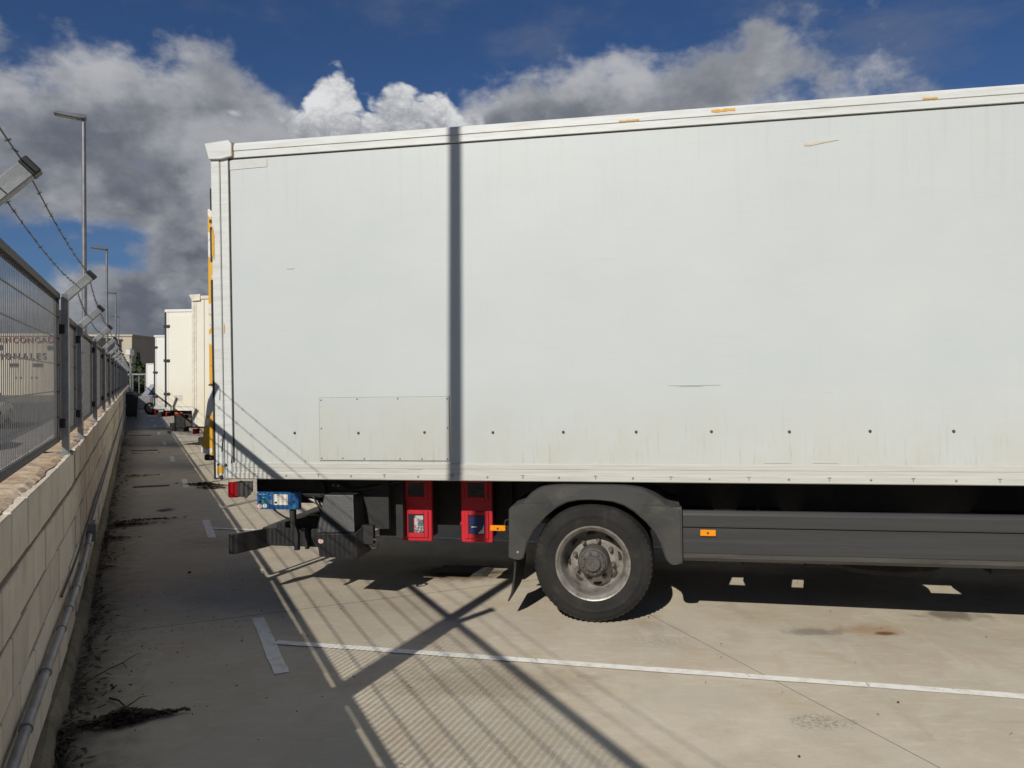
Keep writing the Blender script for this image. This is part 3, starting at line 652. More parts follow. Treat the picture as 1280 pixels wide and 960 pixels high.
# scraped strip high on the side, thin flap at the rear top, leftover yellow paint
def chip(pts, m_, y=0.0, name='paint_chip', th=0.0022):
    return MB().prism(pts, y - th, y + 0.002).build(name, m_, truck)
TAPE = mat('weathered_tape', (0.46, 0.41, 0.30), (0.56, 0.53, 0.45), 20, 0.7, stretch=(1, 1, 4))
chip([(1.47, 3.303), (1.50, 3.300), (1.62, 3.318), (1.69, 3.327), (1.62, 3.330), (1.473, 3.322)], TAPE, 0.0045, 'scraped_strip')
chip([(-2.765, 3.405), (-2.45, 3.412), (-2.45, 3.470), (-2.765, 3.475)], mat('white_tape', (0.51, 0.535, 0.525), (0.47, 0.48, 0.46), 12, 0.5), 0.0045, 'tape_patch')
YEL = mat('old_yellow_paint', (0.62, 0.33, 0.02), (0.52, 0.27, 0.02), 40, 0.5)
def ragged(x0, x1, z0, z1, n=7):
    t = [(x0 + (x1 - x0) * i / n, z1 + random.uniform(-0.5, 0.4) * (z1 - z0) * 0.5) for i in range(n + 1)]
    b = [(x0 + (x1 - x0) * i / n, z0 + random.uniform(-0.4, 0.5) * (z1 - z0) * 0.5) for i in range(n, -1, -1)]
    return b[::-1] + t[::-1]
chip(ragged(0.23, 0.37, ZS + 0.059, ZS + 0.070), YEL, -0.0142)
chip(ragged(0.86, 1.02, ZS + 0.078, ZS + 0.096), YEL, -0.0142)
chip(ragged(2.21, 2.30, ZS + 0.059, ZS + 0.071), YEL, -0.0142)
chip(ragged(-2.905, -2.85, 1.045, 1.11), YEL, -0.0044)
chip(ragged(-2.918, -2.895, 2.74, 2.95), YEL, -0.0044)
chip(ragged(-2.83, -2.822, 2.15, 2.22, 3), YEL, -0.0018)
for (x, z, r_) in ((-2.872, 1.012 + 0.012, 0.018), (-2.835, 1.118, 0.012), (-2.895, 1.12, 0.011)):
    MB().lathe([(0.0001, -0.002), (r_, -0.001), (r_ + 0.003, 0.004)], 12, (x, -0.004, z)).build('drilled_hole', GAP, truck)
for (x0, z0, x1, z1, w_) in ((-2.868, 1.22, -2.852, 1.36, 0.012), (-2.876, 1.30, -2.866, 1.33, 0.01), (-2.875, 1.62, -2.871, 1.72, 0.006), (-2.79, 1.13, -2.783, 1.19, 0.012)):
    chip([(x0, z0), (x0 + w_, z0 + 0.01), (x1 + w_ * 0.6, z1), (x1, z1 - 0.012)], GAP, -0.0044 if x0 < -2.82 else -0.001, 'scrape')
for (x0, x1, z) in ((0.55, 0.90, 1.690), (0.62, 0.78, 1.683), (1.18, 1.36, 1.150), (1.50, 1.66, 1.152), (-1.36, -1.25, 1.075 + 0.02), (-2.3, -2.24, 2.62)):
    chip([(x0, z), (x1, z + 0.001), (x1, z + 0.003), (x0, z + 0.0035)], mat('rub_mark', (0.41, 0.425, 0.41), (0.47, 0.49, 0.48), 30, 0.7), 0.0045 if z > 1.141 else -0.002, 'rub_mark')

# tail-lift platform folded up against the rear, thick at its hinge
YW = patch_mat('worn_yellow_over_white', (0.64, 0.63, 0.58), (0.62, 0.335, 0.02), 6.5, 0.465)
lift = MB().prism([(XR - 0.012, 3.12), (XR - 0.052, 3.12), (XR - 0.062, 1.735), (XR - 0.145, 1.215), (XR - 0.055, 1.190), (XR - 0.012, 1.185)], 0.03, BW - 0.03).build('tail_lift_platform', YW, truck, bevel=0.003)
MB().box(XR - 0.066, XR - 0.013, 0.026, 0.12, 1.738, 1.750).build('platform_joint', GAP, lift)
MB().box(XR - 0.12, XR - 0.05, 0.03, 0.16, 1.150, 1.198).build('roller', RUBBER, lift, bevel=0.01)
MB().box(XR - 0.045, XR - 0.02, 0.05, 0.20, 1.130, 1.186).build('hinge_foot', CHASSIS, lift, bevel=0.006)
for z0, z1 in ((ZB0 - 0.004, 2.56), (2.70, 2.97), (3.10, 3.27)):
    MB().box(XR - 0.011 if z0 < 3 else XR - 0.006, XR + 0.004 if z0 < 2.6 else XR + 0.0005, -0.008, 0.06, z0, z1).build('rubber_seal', RUBBER, truck)
MB().box(XR - 0.02, XR + 0.001, 0.0, 0.05, 3.005, 3.03).build('latch', CHASSIS, truck)

# chassis under the floor
for y in (0.80, 1.58):
    MB().box(-2.60, 6.1, y, y + 0.08, 0.70, 0.955).build('chassis_rail', CHASSIS, truck)
for x in [-2.5 + 0.62 * k for k in range(11)]:
    MB().box(x, x + 0.07, 0.40, BW - 0.05, 0.955, ZB0 + 0.001).build('crossmember', CHASSIS, truck)
MB().lathe([(0.0001, -0.9), (0.07, -0.9), (0.08, -0.25), (0.17, -0.13), (0.19, 0), (0.17, 0.13), (0.08, 0.25), (0.07, 0.9), (0.0001, 0.9)], 20, (0, BW / 2, 0.43)).build('rear_axle', CHASSIS, truck, smooth=True)
for x0, x1, y0, y1, z0, z1, nm in ((0.60, 0.90, 0.45, 0.95, 0.33, 0.72, 'battery_box'), (2.77, 4.2, 0.45, 0.95, 0.32, 0.72, 'fuel_tank'), (1.08, 1.22, 0.45, 0.9, 0.34, 0.72, 'light_blocker'), (1.26, 1.40, 0.45, 0.9, 0.36, 0.72, 'light_blocker'), (1.56, 1.70, 0.62, 0.8, 0.30, 0.70, 'filter_housing'), (-2.12, -1.70, 0.30, 0.72, 0.62, 0.99, 'hydraulic_box'), (-1.72, -1.52, 0.35, 0.78, 0.50, 0.98, 'valve_block'), (1.45, 2.5, 1.7, 2.35, 0.42, 0.92, 'fuel_tank'), (-1.6, -0.7, 0.70, 0.74, 0.55, 0.97, 'shield_plate')):  # narrow blocks added, battery box and near tank placed, to break sunlight into patches
    MB().box(x0, x1, y0, y1, z0, z1).build(nm, CHASSIS, truck, bevel=0.03 if 'tank' in nm or 'battery' in nm else 0.008, seg=2)
MB().tube([(-1.4, 1.2, 0.62), (0, 1.2, 0.5), (4.0, 1.2, 0.62)], 0.055, 12).build('drive_shaft', CHASSIS, truck, smooth=True)
MB().tube([(1.35, 1.05, 0.74), (2.70, 1.05, 0.74)], 0.10, 14).build('air_tank', CHASSIS, truck, smooth=True)
MB().box(-2.35, -0.75, 0.90, 1.60, 0.62, 0.70).build('lift_subframe', CHASSIS, truck)
# wheels
RT = 0.430
def wheel(name, c, side=-1, deep=True):
    """outer face looks towards -y when side is -1"""
    e = bpy.data.objects.new(name, None); col.objects.link(e); e.parent = truck; e.location = c; e.empty_display_size = 0.1
    if side > 0: e.rotation_euler = (0, 0, math.pi)
    prof = [(0.262, 0.012), (0.268, 0.004), (0.285, 0.000), (0.315, -0.004), (0.330, -0.004), (0.334, -0.0065), (0.345, -0.0065), (0.349, -0.003), (0.375, 0.001), (0.397, 0.008), (0.408, 0.018), (0.412, 0.017), (0.418, 0.030), (0.426, 0.050), (0.4275, 0.078)]
    for k in range(4):
        yy = 0.078 + k * 0.031; prof += [(0.430, yy + 0.006), (0.430, yy + 0.022), (0.417, yy + 0.0235), (0.417, yy + 0.0295)]
    prof += [(0.428, 0.205), (0.425, 0.225), (0.405, 0.248), (0.33, 0.262), (0.27, 0.25), (0.262, 0.235)]
    ty = MB().lathe(prof, 72).build('tyre', TYRE, e, smooth=True)
    sh = MB()
    for k in range(60):
        t = 2 * math.pi * k / 60; M = Matrix.Rotation(-t, 4, 'Y')
        sh.box(0.395, 0.4195, 0.0165, 0.050, -0.008, 0.008, M=M)
    tag(sh.build('shoulder_lugs', TYRE, ty), kind='stuff')
    rp = [(0.262, 0.030), (0.268, 0.010), (0.270, 0.000), (0.266, -0.006), (0.258, -0.004), (0.250, 0.006), (0.244, 0.016), (0.238, 0.020), (0.232, 0.030), (0.224, 0.055), (0.221, 0.13), (0.216, 0.170), (0.204, 0.188), (0.180, 0.180), (0.158, 0.166), (0.140, 0.160), (0.085, 0.160)]
    rim = MB().lathe(rp, 56).build('rim', STEEL, e, smooth=True)
    hh = MB().prism([(0.026 * math.cos(t) * (1.25 if True else 1), 0.017 * math.sin(t)) for t in [2 * math.pi * k / 12 for k in range(12)]], -0.004, 0.004)
    h0 = None
    for k in range(8):
        t = 2 * math.pi * (k + 0.15) / 8
        M = Matrix.Translation(Vector((0.181 * math.cos(t), 0.1775, 0.181 * math.sin(t)))) @ Matrix.Rotation(-t + math.pi / 2, 4, 'Y') @ Matrix.Rotation(R(32), 4, 'X')
        if h0 is None: h0 = hh.build('hand_hole', GAP, rim); o_ = h0
        else: o_ = link_copy(h0, rim)
        o_.matrix_local = M
    hub = MB().lathe([(0.112, 0.165), (0.110, 0.045), (0.100, 0.032), (0.092, 0.030), (0.090, 0.012), (0.080, 0.004), (0.060, 0.000), (0.058, -0.012), (0.050, -0.020), (0.018, -0.020), (0.014, -0.014), (0.0001, -0.014)], 40).build('hub', HUB, e, smooth=True)
    b0 = n0 = None
    for k in range(8):
        t = 2 * math.pi * (k + 0.32) / 8
        if b0 is None:
            b0 = MB().lathe([(0.011, 0.012), (0.011, -0.006), (0.008, -0.010), (0.0001, -0.010)], 6).build('hub_bolt', HUB, hub); ob = b0
            n0 = MB().lathe([(0.020, 0.164), (0.020, 0.154), (0.0165, 0.152), (0.016, 0.126), (0.010, 0.120), (0.009, 0.106), (0.0001, 0.106)], 8).build('wheel_nut', NUT, rim); on = n0
        else: ob = link_copy(b0, hub); on = link_copy(n0, rim)
        ob.location = (0.074 * math.cos(t), 0.0, 0.074 * math.sin(t)); t += 0.3
        on.location = (0.142 * math.cos(t), 0.002, 0.142 * math.sin(t))
    MB().lathe([(0.262, 0.03), (0.24, 0.24), (0.0001, 0.24)], 40).build('drum', CHASSIS, e)
    return e
wheel('wheel', (0, 0.0, RT))
def inner_wheel(c):
    e = MB().lathe([(0.26, 0.0), (0.33, -0.005), (0.40, 0.01), (0.43, 0.05), (0.43, 0.2), (0.40, 0.25), (0.27, 0.26), (0.0001, 0.2)], 48, c).build('inner_tyre', TYRE, truck, smooth=True)
inner_wheel((0, 0.31, RT)); inner_wheel((0, BW - 0.57, RT))
wheel('wheel', (0, BW, RT), 1)
wheel('wheel', (5.05, 0.06, RT - 5.05 * TAU)); wheel('wheel', (5.05, BW - 0.06, RT - 5.05 * TAU), 1)
# spare lying flat behind the skirt
sw = MB().lathe([(0.25, 0.02), (0.30, 0.0), (0.39, 0.01), (0.43, 0.05), (0.43, 0.19), (0.39, 0.23), (0.26, 0.22)], 44, (2.08, 0.62, 0.335), axis='z').build('spare_tyre', TYRE, truck, smooth=True)
MB().lathe([(0.25, 0.01), (0.24, 0.06), (0.12, 0.09), (0.0001, 0.09)], 40, (2.08, 0.62, 0.33), axis='z').build('spare_rim', STEEL, sw, smooth=True)

for pts, r_ in (([(-2.02, 0.22, 0.97), (-1.9, 0.20, 0.90), (-1.7, 0.22, 0.93), (-1.5, 0.35, 0.97)], 0.011), ([(-2.2, 0.18, 0.86), (-2.12, 0.16, 0.74), (-2.06, 0.20, 0.70)], 0.008)):
    MB().tube(pts, r_, 8).build('hose', RUBBER, truck, smooth=True)
# mudguard
OUT = [(-0.606, 0.470), (-0.601, 0.823), (-0.560, 0.838), (-0.500, 0.862), (-0.447, 0.921), (-0.373, 0.970), (-0.289, 0.988), (-0.205, 0.994), (0.150, 0.995), (0.266, 0.990), (0.358, 0.973), (0.450, 0.926), (0.517, 0.868), (0.560, 0.850), (0.619, 0.838), (0.624, 0.470)]
INN = [(0.603, 0.452), (0.580, 0.442), (0.551, 0.440), (0.523, 0.458), (0.501, 0.507), (0.479, 0.588), (0.446, 0.658), (0.378, 0.738), (0.298, 0.807), (0.229, 0.850), (0.148, 0.876), (0.060, 0.884), (-0.016, 0.886), (-0.095, 0.882), (-0.171, 0.868), (-0.255, 0.826), (-0.328, 0.767), (-0.420, 0.663), (-0.458, 0.591), (-0.477, 0.518), (-0.496, 0.460), (-0.515, 0.446), (-0.539, 0.446), (-0.572, 0.458)]
def ring(outer, inner, y0, y1):
    """plate between an outer outline and the wheel arch, as quads matched by arc length"""
    def resample(P, n):
        d = [0]
        for a, b in zip(P[:-1], P[1:]): d.append(d[-1] + math.hypot(b[0] - a[0], b[1] - a[1]))
        out = []
        for i in range(n):
            t = d[-1] * i / (n - 1); k = max(j for j in range(len(d)) if d[j] <= t + 1e-9); k = min(k, len(P) - 2)
            f = (t - d[k]) / max(1e-9, d[k + 1] - d[k]); out.append((P[k][0] + (P[k + 1][0] - P[k][0]) * f, P[k][1] + (P[k + 1][1] - P[k][1]) * f))
        return out
    n = 61; O_ = resample(outer, n); I_ = resample(inner[::-1], n); mb = MB()
    vs = [(x, y0 + 0.016, z) for x, z in O_] + [(x + (ix - x) * 0.06, y0, z + (iz - z) * 0.06) for (x, z), (ix, iz) in zip(O_, I_)] + [(x + (ix - x) * 0.93, y0, z + (iz - z) * 0.93) for (x, z), (ix, iz) in zip(O_, I_)] + [(x, y0 + 0.010, z) for x, z in I_] + [(x, y1, z) for x, z in O_] + [(x, y0 + 0.05, z) for x, z in I_]
    fs = []
    for i in range(n - 1):
        for a, b in ((0, 1), (1, 2), (2, 3), (3, 5)): fs.append((a * n + i, a * n + i + 1, b * n + i + 1, b * n + i))
        fs.append((4 * n + i, 4 * n + i + 1, i + 1, i))
    for e_ in (0, n - 1): fs.append((0 * n + e_, 1 * n + e_, 2 * n + e_, 3 * n + e_))
    return mb.add(vs, fs)
mg = ring(OUT, INN, -0.030, 0.60).build('mudguard', GREYP, truck, smooth=True)
for xa, xb in ((-0.505, -0.325), (0.345, 0.520)):
    MB().prism([(xa, 0.861), (xa, 0.857), (xb, 0.857), (xb, 0.861)], -0.0315, -0.026).build('moulded_line', DARKP, mg)
MB().lathe([(0.0001, -0.006), (0.009, -0.004), (0.010, 0.004)], 10, (-0.535, -0.030, 0.505)).build('fixing_screw', STEEL, mg)
MB().box(0.560, 0.627, -0.026, 0.05, 0.452, 0.846).build('end_block', GREYP, mg, bevel=0.012, seg=2)
# mud flap
fl = MB(); pts = [(-0.565, 0.50), (-0.572, 0.40), (-0.582, 0.30), (-0.598, 0.20), (-0.625, 0.135)]
fl.prism(pts + [(x + 0.014, z) for x, z in pts[::-1]], 0.02, 0.50); fl.build('mud_flap', RUBBER, truck)
# amber marker on a stalk behind the mudguard
am = MB().box(-0.742, -0.628, -0.006, 0.012, 0.650, 0.690).build('side_marker', AMBER, truck, bevel=0.003)
MB().lathe([(0.0001, -0.009), (0.008, -0.008), (0.009, -0.003)], 10, (-0.685, 0, 0.668)).build('marker_screw', SCREW, am)
MB().bar((-0.64, 0.03, 0.668), (-0.56, 0.06, 0.668), 0.03).build('marker_stalk', CHASSIS, am)
MB().tube([(-0.60, 0.05, 0.73), (-0.635, 0.03, 0.72), (-0.645, 0.02, 0.68), (-0.63, 0.02, 0.63), (-0.60, 0.04, 0.61)], 0.006, 6).build('marker_cable', RUBBER, am)

# side skirt
sk = empty('side_skirt'); sk.parent = truck
pr1 = [(0.030, 0.706), (-0.002, 0.706), (-0.004, 0.712), (-0.004, 0.788), (0.004, 0.800), (0.016, 0.815), (0.030, 0.820)]
pr2 = [(0.030, 0.525), (-0.004, 0.525), (-0.004, 0.603), (0.004, 0.612), (0.004, 0.698), (0.030, 0.701)]
pr3 = [(0.050, 0.462), (0.028, 0.464), (0.004, 0.490), (-0.002, 0.522), (0.030, 0.524)]
MB().prism(pr1, 0.632, 4.28, ax='x').build('upper_plank', SKIRT, sk)
MB().prism(pr2, 0.632, 4.28, ax='x').build('middle_plank', SKIRT, sk)
MB().prism(pr3, 0.632, 4.28, ax='x').build('lower_edge', SKIRTD, sk)
MB().box(0.632, 4.28, 0.022, 0.034, 0.47, 0.815).build('skirt_backing', CHASSIS, sk)
a2_ = MB().box(0.748, 0.853, -0.016, 0.003, 0.646, 0.689).build('side_marker', AMBER, sk, bevel=0.003)
MB().lathe([(0.0001, -0.019), (0.008, -0.018), (0.009, -0.013)], 10, (0.80, 0, 0.668)).build('marker_screw', SCREW, a2_)
s0 = MB().lathe([(0.0001, -0.003), (0.0045, -0.002), (0.005, 0.002)], 8).build('skirt_screw', SCREW, sk, loc=(0.675, -0.004, 0.75))
for x, z in ((0.90, 0.752), (0.675, 0.545), (1.55, 0.56), (2.6, 0.75), (2.9, 0.56)): link_copy(s0, sk, loc=(x, -0.004, z))

# red extinguisher boxes
EXB = [mat('blue_extinguisher_label', (0.02, 0.035, 0.15), (0.35, 0.36, 0.40), 26, 0.3, lo=0.52, hi=0.56), mat('dim_extinguisher_label', (0.035, 0.04, 0.04), (0.32, 0.34, 0.35), 18, 0.3, lo=0.54, hi=0.57)]
for bi, x0 in enumerate((-1.562, -1.068)):
    e = MB(); x1 = x0 + 0.255; zb, zt_ = 0.468, 0.985; y0 = 0.43
    rb = e.box(x0, x1, y0, y0 + 0.045, zb, zt_).build('extinguisher_box', RED, truck, bevel=0.018, seg=3, smooth=True)
    MB().box(x0 + 0.012, x1 - 0.012, y0 + 0.04, y0 + 0.22, zb + 0.02, zt_).build('box_case', CHASSIS, rb, bevel=0.01)
    for z0 in (0.500, 0.795):
        z1 = z0 + 0.215 if z0 < 0.7 else zt_ - 0.012
        fr = MB()
        for q in ((x0 + 0.030, x0 + 0.062, z0, z1), (x1 - 0.062, x1 - 0.030, z0, z1), (x0 + 0.0622, x1 - 0.0622, z0, z0 + 0.036), (x0 + 0.0622, x1 - 0.0622, z1 - 0.03, z1)):
            fr.box(q[0], q[1], y0 - 0.012, y0 + 0.004, q[2], q[3])
        f_ = fr.build('window_frame', RED, rb, bevel=0.004)
        pane = MB().box(x0 + 0.0622, x1 - 0.0622, y0 - 0.004, y0 + 0.001, z0 + 0.036, z1 - 0.03).build('pane', WINGL, f_)
        if z0 < 0.7:
            if bi == 0:
                MB().box(x0 + 0.112, x1 - 0.070, y0 - 0.0054, y0 - 0.0042, z0 + 0.040, z1 - 0.040).build('visible_label', mat('pale_extinguisher_label', (0.42, 0.43, 0.42), (0.10, 0.11, 0.12), 22, 0.4, lo=0.5, hi=0.56), f_)
                MB().box(x0 + 0.106, x0 + 0.1118, y0 - 0.0054, y0 - 0.0042, z0 + 0.040, z1 - 0.060).build('red_cylinder', RED, f_)
            else:
                MB().box(x0 + 0.070, x1 - 0.068, y0 - 0.0052, y0 - 0.0042, z0 + 0.040, z1 - 0.036).build('visible_label', mat('navy_extinguisher_label', (0.020, 0.028, 0.10), (0.035, 0.045, 0.14), 30, 0.3), f_)
                MB().prism([(x1 - 0.12, z0 + 0.041), (x1 - 0.069, z0 + 0.041), (x1 - 0.069, z0 + 0.110), (x1 - 0.085, z0 + 0.075)], y0 - 0.0062, y0 - 0.0053).build('white_swoosh', PAPER, f_)
                MB().box(x0 + 0.085, x0 + 0.130, y0 - 0.0062, y0 - 0.0053, z0 + 0.088, z0 + 0.097).build('label_print', PAPER, f_)
    MB().box(x0 - 0.016, x0 + 0.01, y0 + 0.03, y0 + 0.06, 0.600, 0.624).build('latch', RED, rb, bevel=0.003)

# rear lamp, bracket, tail-lift controls and under-run bar
rl = MB().box(-2.835, -2.755, 0.02, 0.12, 0.862, 0.985).build('tail_lamp', REDLENS, truck, bevel=0.018, seg=3, smooth=True)
MB().box(-2.760, -2.700, 0.03, 0.14, 0.868, 0.978).build('lamp_housing', GREYP, rl, bevel=0.006)
MB().prism([(-2.700, 0.99), (-2.632, 0.99), (-2.632, 0.915), (-2.685, 0.858), (-2.700, 0.858)], 0.035, 0.045).build('lamp_bracket', GREYP, truck)
MB().lathe([(0.0001, -0.002), (0.013, -0.001), (0.014, 0.003)], 12, (-2.668, 0.034, 0.935)).build('bracket_hole', GAP, truck)
MB().prism([(-2.69, 1.005), (-2.17, 1.005), (-2.11, 0.95), (-2.095, 0.86), (-2.15, 0.84), (-2.45, 0.86), (-2.69, 0.88)], 0.20, 0.62).build('lift_arm_housing', CHASSIS, truck, bevel=0.02, seg=2)
MB().box(-2.12, -1.60, 0.24, 0.29, 0.60, 1.008).build('mounting_plate', CHASSIS, truck)
for k in range(3): MB().lathe([(0.0001, -0.004), (0.007, -0.003), (0.008, 0.002)], 8, (-2.055 + 0.042 * k, 0.238, 0.935 - 0.001 * k)).build('lit_hole_dot', PAPER, truck)  # white dots painted in for light showing through holes in the plate
MB().bar((-2.25, 0.32, 0.90), (-1.98, 0.34, 0.60), 0.09, 0.06).build('lift_cylinder', CHASSIS, truck)
MB().tube([(-2.26, 0.25, 0.83), (-2.02, 0.27, 0.70)], 0.018, 8).build('piston_rod', STEEL, truck, smooth=True)
cb = MB().box(-2.588, -2.245, 0.02, 0.075, 0.776, 0.908).build('control_box', BLUE, truck, bevel=0.008, seg=2)
def flat(name, x0, x1, z0, z1, m_, y=0.0195): return MB().box(x0, x1, y - 0.0015, y + 0.001, z0, z1).build(name, m_, cb)
st = flat('instruction_label', -2.448, -2.330, 0.812, 0.893, PAPER)
for q in ((-2.44, -2.42, 0.822, 0.838), (-2.41, -2.35, 0.855, 0.8565), (-2.43, -2.37, 0.872, 0.8735), (-2.40, -2.345, 0.835, 0.8365), (-2.432, -2.39, 0.884, 0.8855)):
    MB().box(q[0], q[1], 0.0170, 0.0182, q[2], q[3]).build('label_print', GAP, st)
for (x, z, m_, r_) in ((-2.565, 0.798, PINK, 0.019), (-2.522, 0.803, mat('pale_green_sticker', (0.55, 0.66, 0.56), (0.7, 0.75, 0.7), 90, 0.5), 0.017)):
    MB().lathe([(0.0001, -0.0025), (r_, -0.0022), (r_, 0.001)], 18, (x, 0.019, z)).build('round_label', m_, cb)
flat('green_key', -2.545, -2.508, 0.825, 0.852, GREEN); flat('grey_key', -2.495, -2.460, 0.815, 0.850, mat('blue_grey_key', (0.13, 0.17, 0.28), (0.10, 0.14, 0.24), 40, 0.4))
for (x, z) in ((-2.562, 0.838), (-2.285, 0.842)): MB().lathe([(0.0001, -0.010), (0.009, -0.008), (0.011, 0.001)], 12, (x, 0.019, z)).build('knob', CAPB, cb)
for (x0, x1, z) in ((-2.572, -2.548, 0.889), (-2.535, -2.512, 0.889), (-2.480, -2.472, 0.880), (-2.540, -2.515, 0.864), (-2.295, -2.270, 0.892)): flat('printed_mark', x0, x1, z, z + 0.006, mat('pale_blue_print', (0.35, 0.5, 0.62), (0.2, 0.35, 0.5), 60, 0.5))
flat('pale_print', -2.300, -2.262, 0.786, 0.812, mat('light_blue_print', (0.06, 0.22, 0.36), (0.05, 0.18, 0.3), 60, 0.5))
MB().prism([(-2.330, 0.78), (-2.290, 0.78), (-2.288, 0.66), (-2.262, 0.59), (-2.262, 0.46), (-2.295, 0.46), (-2.300, 0.585), (-2.325, 0.65)], 0.04, 0.075).build('control_post', CHASSIS, truck)
MB().tube([(-2.47, 0.05, 0.778), (-2.44, 0.045, 0.755), (-2.38, 0.05, 0.715), (-2.34, 0.06, 0.700)], 0.007, 6).build('control_cable', RUBBER, truck)
bb = MB().prism([(-2.64, 0.30), (-2.64, 0.255), (-2.05, 0.235), (-2.05, 0.285)], 0.443, 0.585, ax='z').build('underrun_plate', DARKP, truck, bevel=0.006)
MB().prism([(-2.632, 0.30), (-2.660, 0.262), (-2.835, 0.020), (-2.795, 0.002), (-2.762, 0.030)], 0.425, 0.578, ax='z').build('underrun_end', DARKP, bb, bevel=0.005)
MB().box(-2.292, -2.262, 0.215, 0.243, 0.43, 0.60).build('underrun_clamp', CHASSIS, bb, bevel=0.003)
MB().box(-2.70, -2.58, 0.30, BW - 0.30, 0.45, 0.58).build('underrun_beam', DARKP, truck, bevel=0.008)
MB().prism([(-2.60, 0.44), (-2.06, 0.44), (-2.0, 0.62), (-2.35, 0.66), (-2.60, 0.60)], 0.36, 0.75).build('lift_motor_cover', CHASSIS, truck)
# grey step box with a sloping face
sb = MB()
sb.add([(-2.050, 0.055, 0.890), (-1.815, 0.055, 0.890), (-1.782, -0.012, 0.618), (-2.090, -0.012, 0.606), (-2.045, 0.30, 0.890), (-1.815, 0.30, 0.890), (-1.782, 0.30, 0.618), (-2.090, 0.30, 0.606)],
       [(0, 1, 2, 3), (0, 3, 7, 4), (1, 5, 6, 2), (0, 4, 5, 1), (3, 2, 6, 7), (4, 7, 6, 5)])
ub = sb.build('step_box', DARKP, truck, bevel=0.010, seg=2)
MB().add([(-2.095, -0.016, 0.604), (-1.778, -0.016, 0.614), (-1.735, 0.05, 0.66), (-1.735, 0.05, 0.50), (-1.770, -0.010, 0.414), (-2.070, -0.006, 0.428), (-2.095, 0.3, 0.604), (-1.778, 0.3, 0.614), (-1.77, 0.3, 0.414), (-2.07, 0.3, 0.428)],
         [(0, 1, 4, 5), (1, 2, 3, 4), (0, 5, 9, 6), (5, 4, 8, 9), (4, 3, 8), (0, 6, 7, 1), (1, 7, 2), (2, 7, 8, 3), (6, 9, 8, 7)]).build('step_box_base', DARKP, ub, bevel=0.006)
MB().lathe([(0.0001, -0.0035), (0.020, -0.003), (0.021, 0.002)], 16, (-2.052, -0.011, 0.548)).build('round_label', PINK, ub)
MB().box(-2.06, -1.80, -0.020, -0.0165, 0.596, 0.606).build('step_lip', GREYP, ub)
rg = MB(); 
rg.tube([(-1.655 + 0.034 * math.cos(t), 0.06, 0.520 + 0.034 * math.sin(t)) for t in [2 * math.pi * k / 20 for k in range(21)]], 0.010, 8).build('tow_ring', CHASSIS, truck, smooth=True)
MB().box(-1.75, -1.66, 0.05, 0.10, 0.52, 0.66).build('ring_bracket', CHASSIS, truck)

# cab ahead of the box
cabp = [(4.50, 0.52), (6.35, 0.52), (6.42, 0.85), (6.40, 1.45), (6.10, 2.62), (5.9, 2.78), (4.50, 2.80)]
cb_ = MB().prism(cabp, 0.10, BW - 0.10).build('cab', TRIM, truck, bevel=0.05, seg=3, smooth=True)
for y0, y1 in ((0.085, 0.0995), (BW - 0.0995, BW - 0.085)):
    MB().prism([(4.95, 1.62), (6.12, 1.50), (5.90, 2.42), (4.95, 2.50)], y0, y1).build('side_window', WINGL, cb_)
    MB().box(5.0, 5.14, y0 - 0.02, y1 + 0.02, 1.32, 1.36).build('door_handle', CAPB, cb_)
MB().prism([(6.396, 1.52), (6.41, 1.50), (6.14, 2.52), (6.12, 2.53)], 0.28, BW - 0.28).build('windscreen', WINGL, cb_)
MB().box(6.36, 6.48, 0.12, BW - 0.12, 0.42, 0.78).build('bumper', DARKP, cb_, bevel=0.03)
for y in (0.3, BW - 0.62): MB().box(6.44, 6.49, y, y + 0.32, 0.56, 0.72).build('headlight', glass('headlight_glass', (0.5, 0.5, 0.5)), cb_, bevel=0.02)
for y in (-0.12, BW - 0.08): MB().box(6.2, 6.3, y, y + 0.2, 1.7, 2.25).build('mirror', CAPB, cb_, bevel=0.03)
for y0 in (0.08, BW - 0.4): MB().prism([(4.55, 0.45), (4.58, 0.88), (4.75, 1.0), (5.35, 1.0), (5.52, 0.88), (5.55, 0.45), (5.48, 0.45), (5.44, 0.78), (5.3, 0.88), (4.8, 0.88), (4.66, 0.78), (4.62, 0.45)], y0, y0 + 0.32).build('front_mudguard', GREYP, truck)

# ------------------------------------------------------------------ the other vehicles in the row
HEAD = math.atan2(TF.y, TF.x)
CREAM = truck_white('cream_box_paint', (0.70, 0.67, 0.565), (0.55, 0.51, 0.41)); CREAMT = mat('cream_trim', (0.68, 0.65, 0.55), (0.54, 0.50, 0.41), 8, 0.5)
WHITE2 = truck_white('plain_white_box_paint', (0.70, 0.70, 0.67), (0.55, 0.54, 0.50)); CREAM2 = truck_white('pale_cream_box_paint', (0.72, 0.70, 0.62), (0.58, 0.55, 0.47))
ORANGE = mat('orange_plastic', (0.55, 0.09, 0.025), (0.42, 0.06, 0.02), 10, 0.45)
def small_wheel(par, c, r=0.42, w=0.26):
    ty = MB().lathe([(r * 0.60, 0.02), (r * 0.68, 0), (r * 0.92, 0.008), (r, 0.05), (r, w - 0.05), (r * 0.92, w), (r * 0.6, w - 0.02)], 32, c).build('tyre', TYRE, par, smooth=True)
    MB().lathe([(r * 0.61, 0.025), (r * 0.58, 0.005), (r * 0.52, 0.03), (r * 0.35, 0.08), (r * 0.24, 0.03), (0.0001, 0.02)], 28, c).build('rim', STEEL, ty, smooth=True)
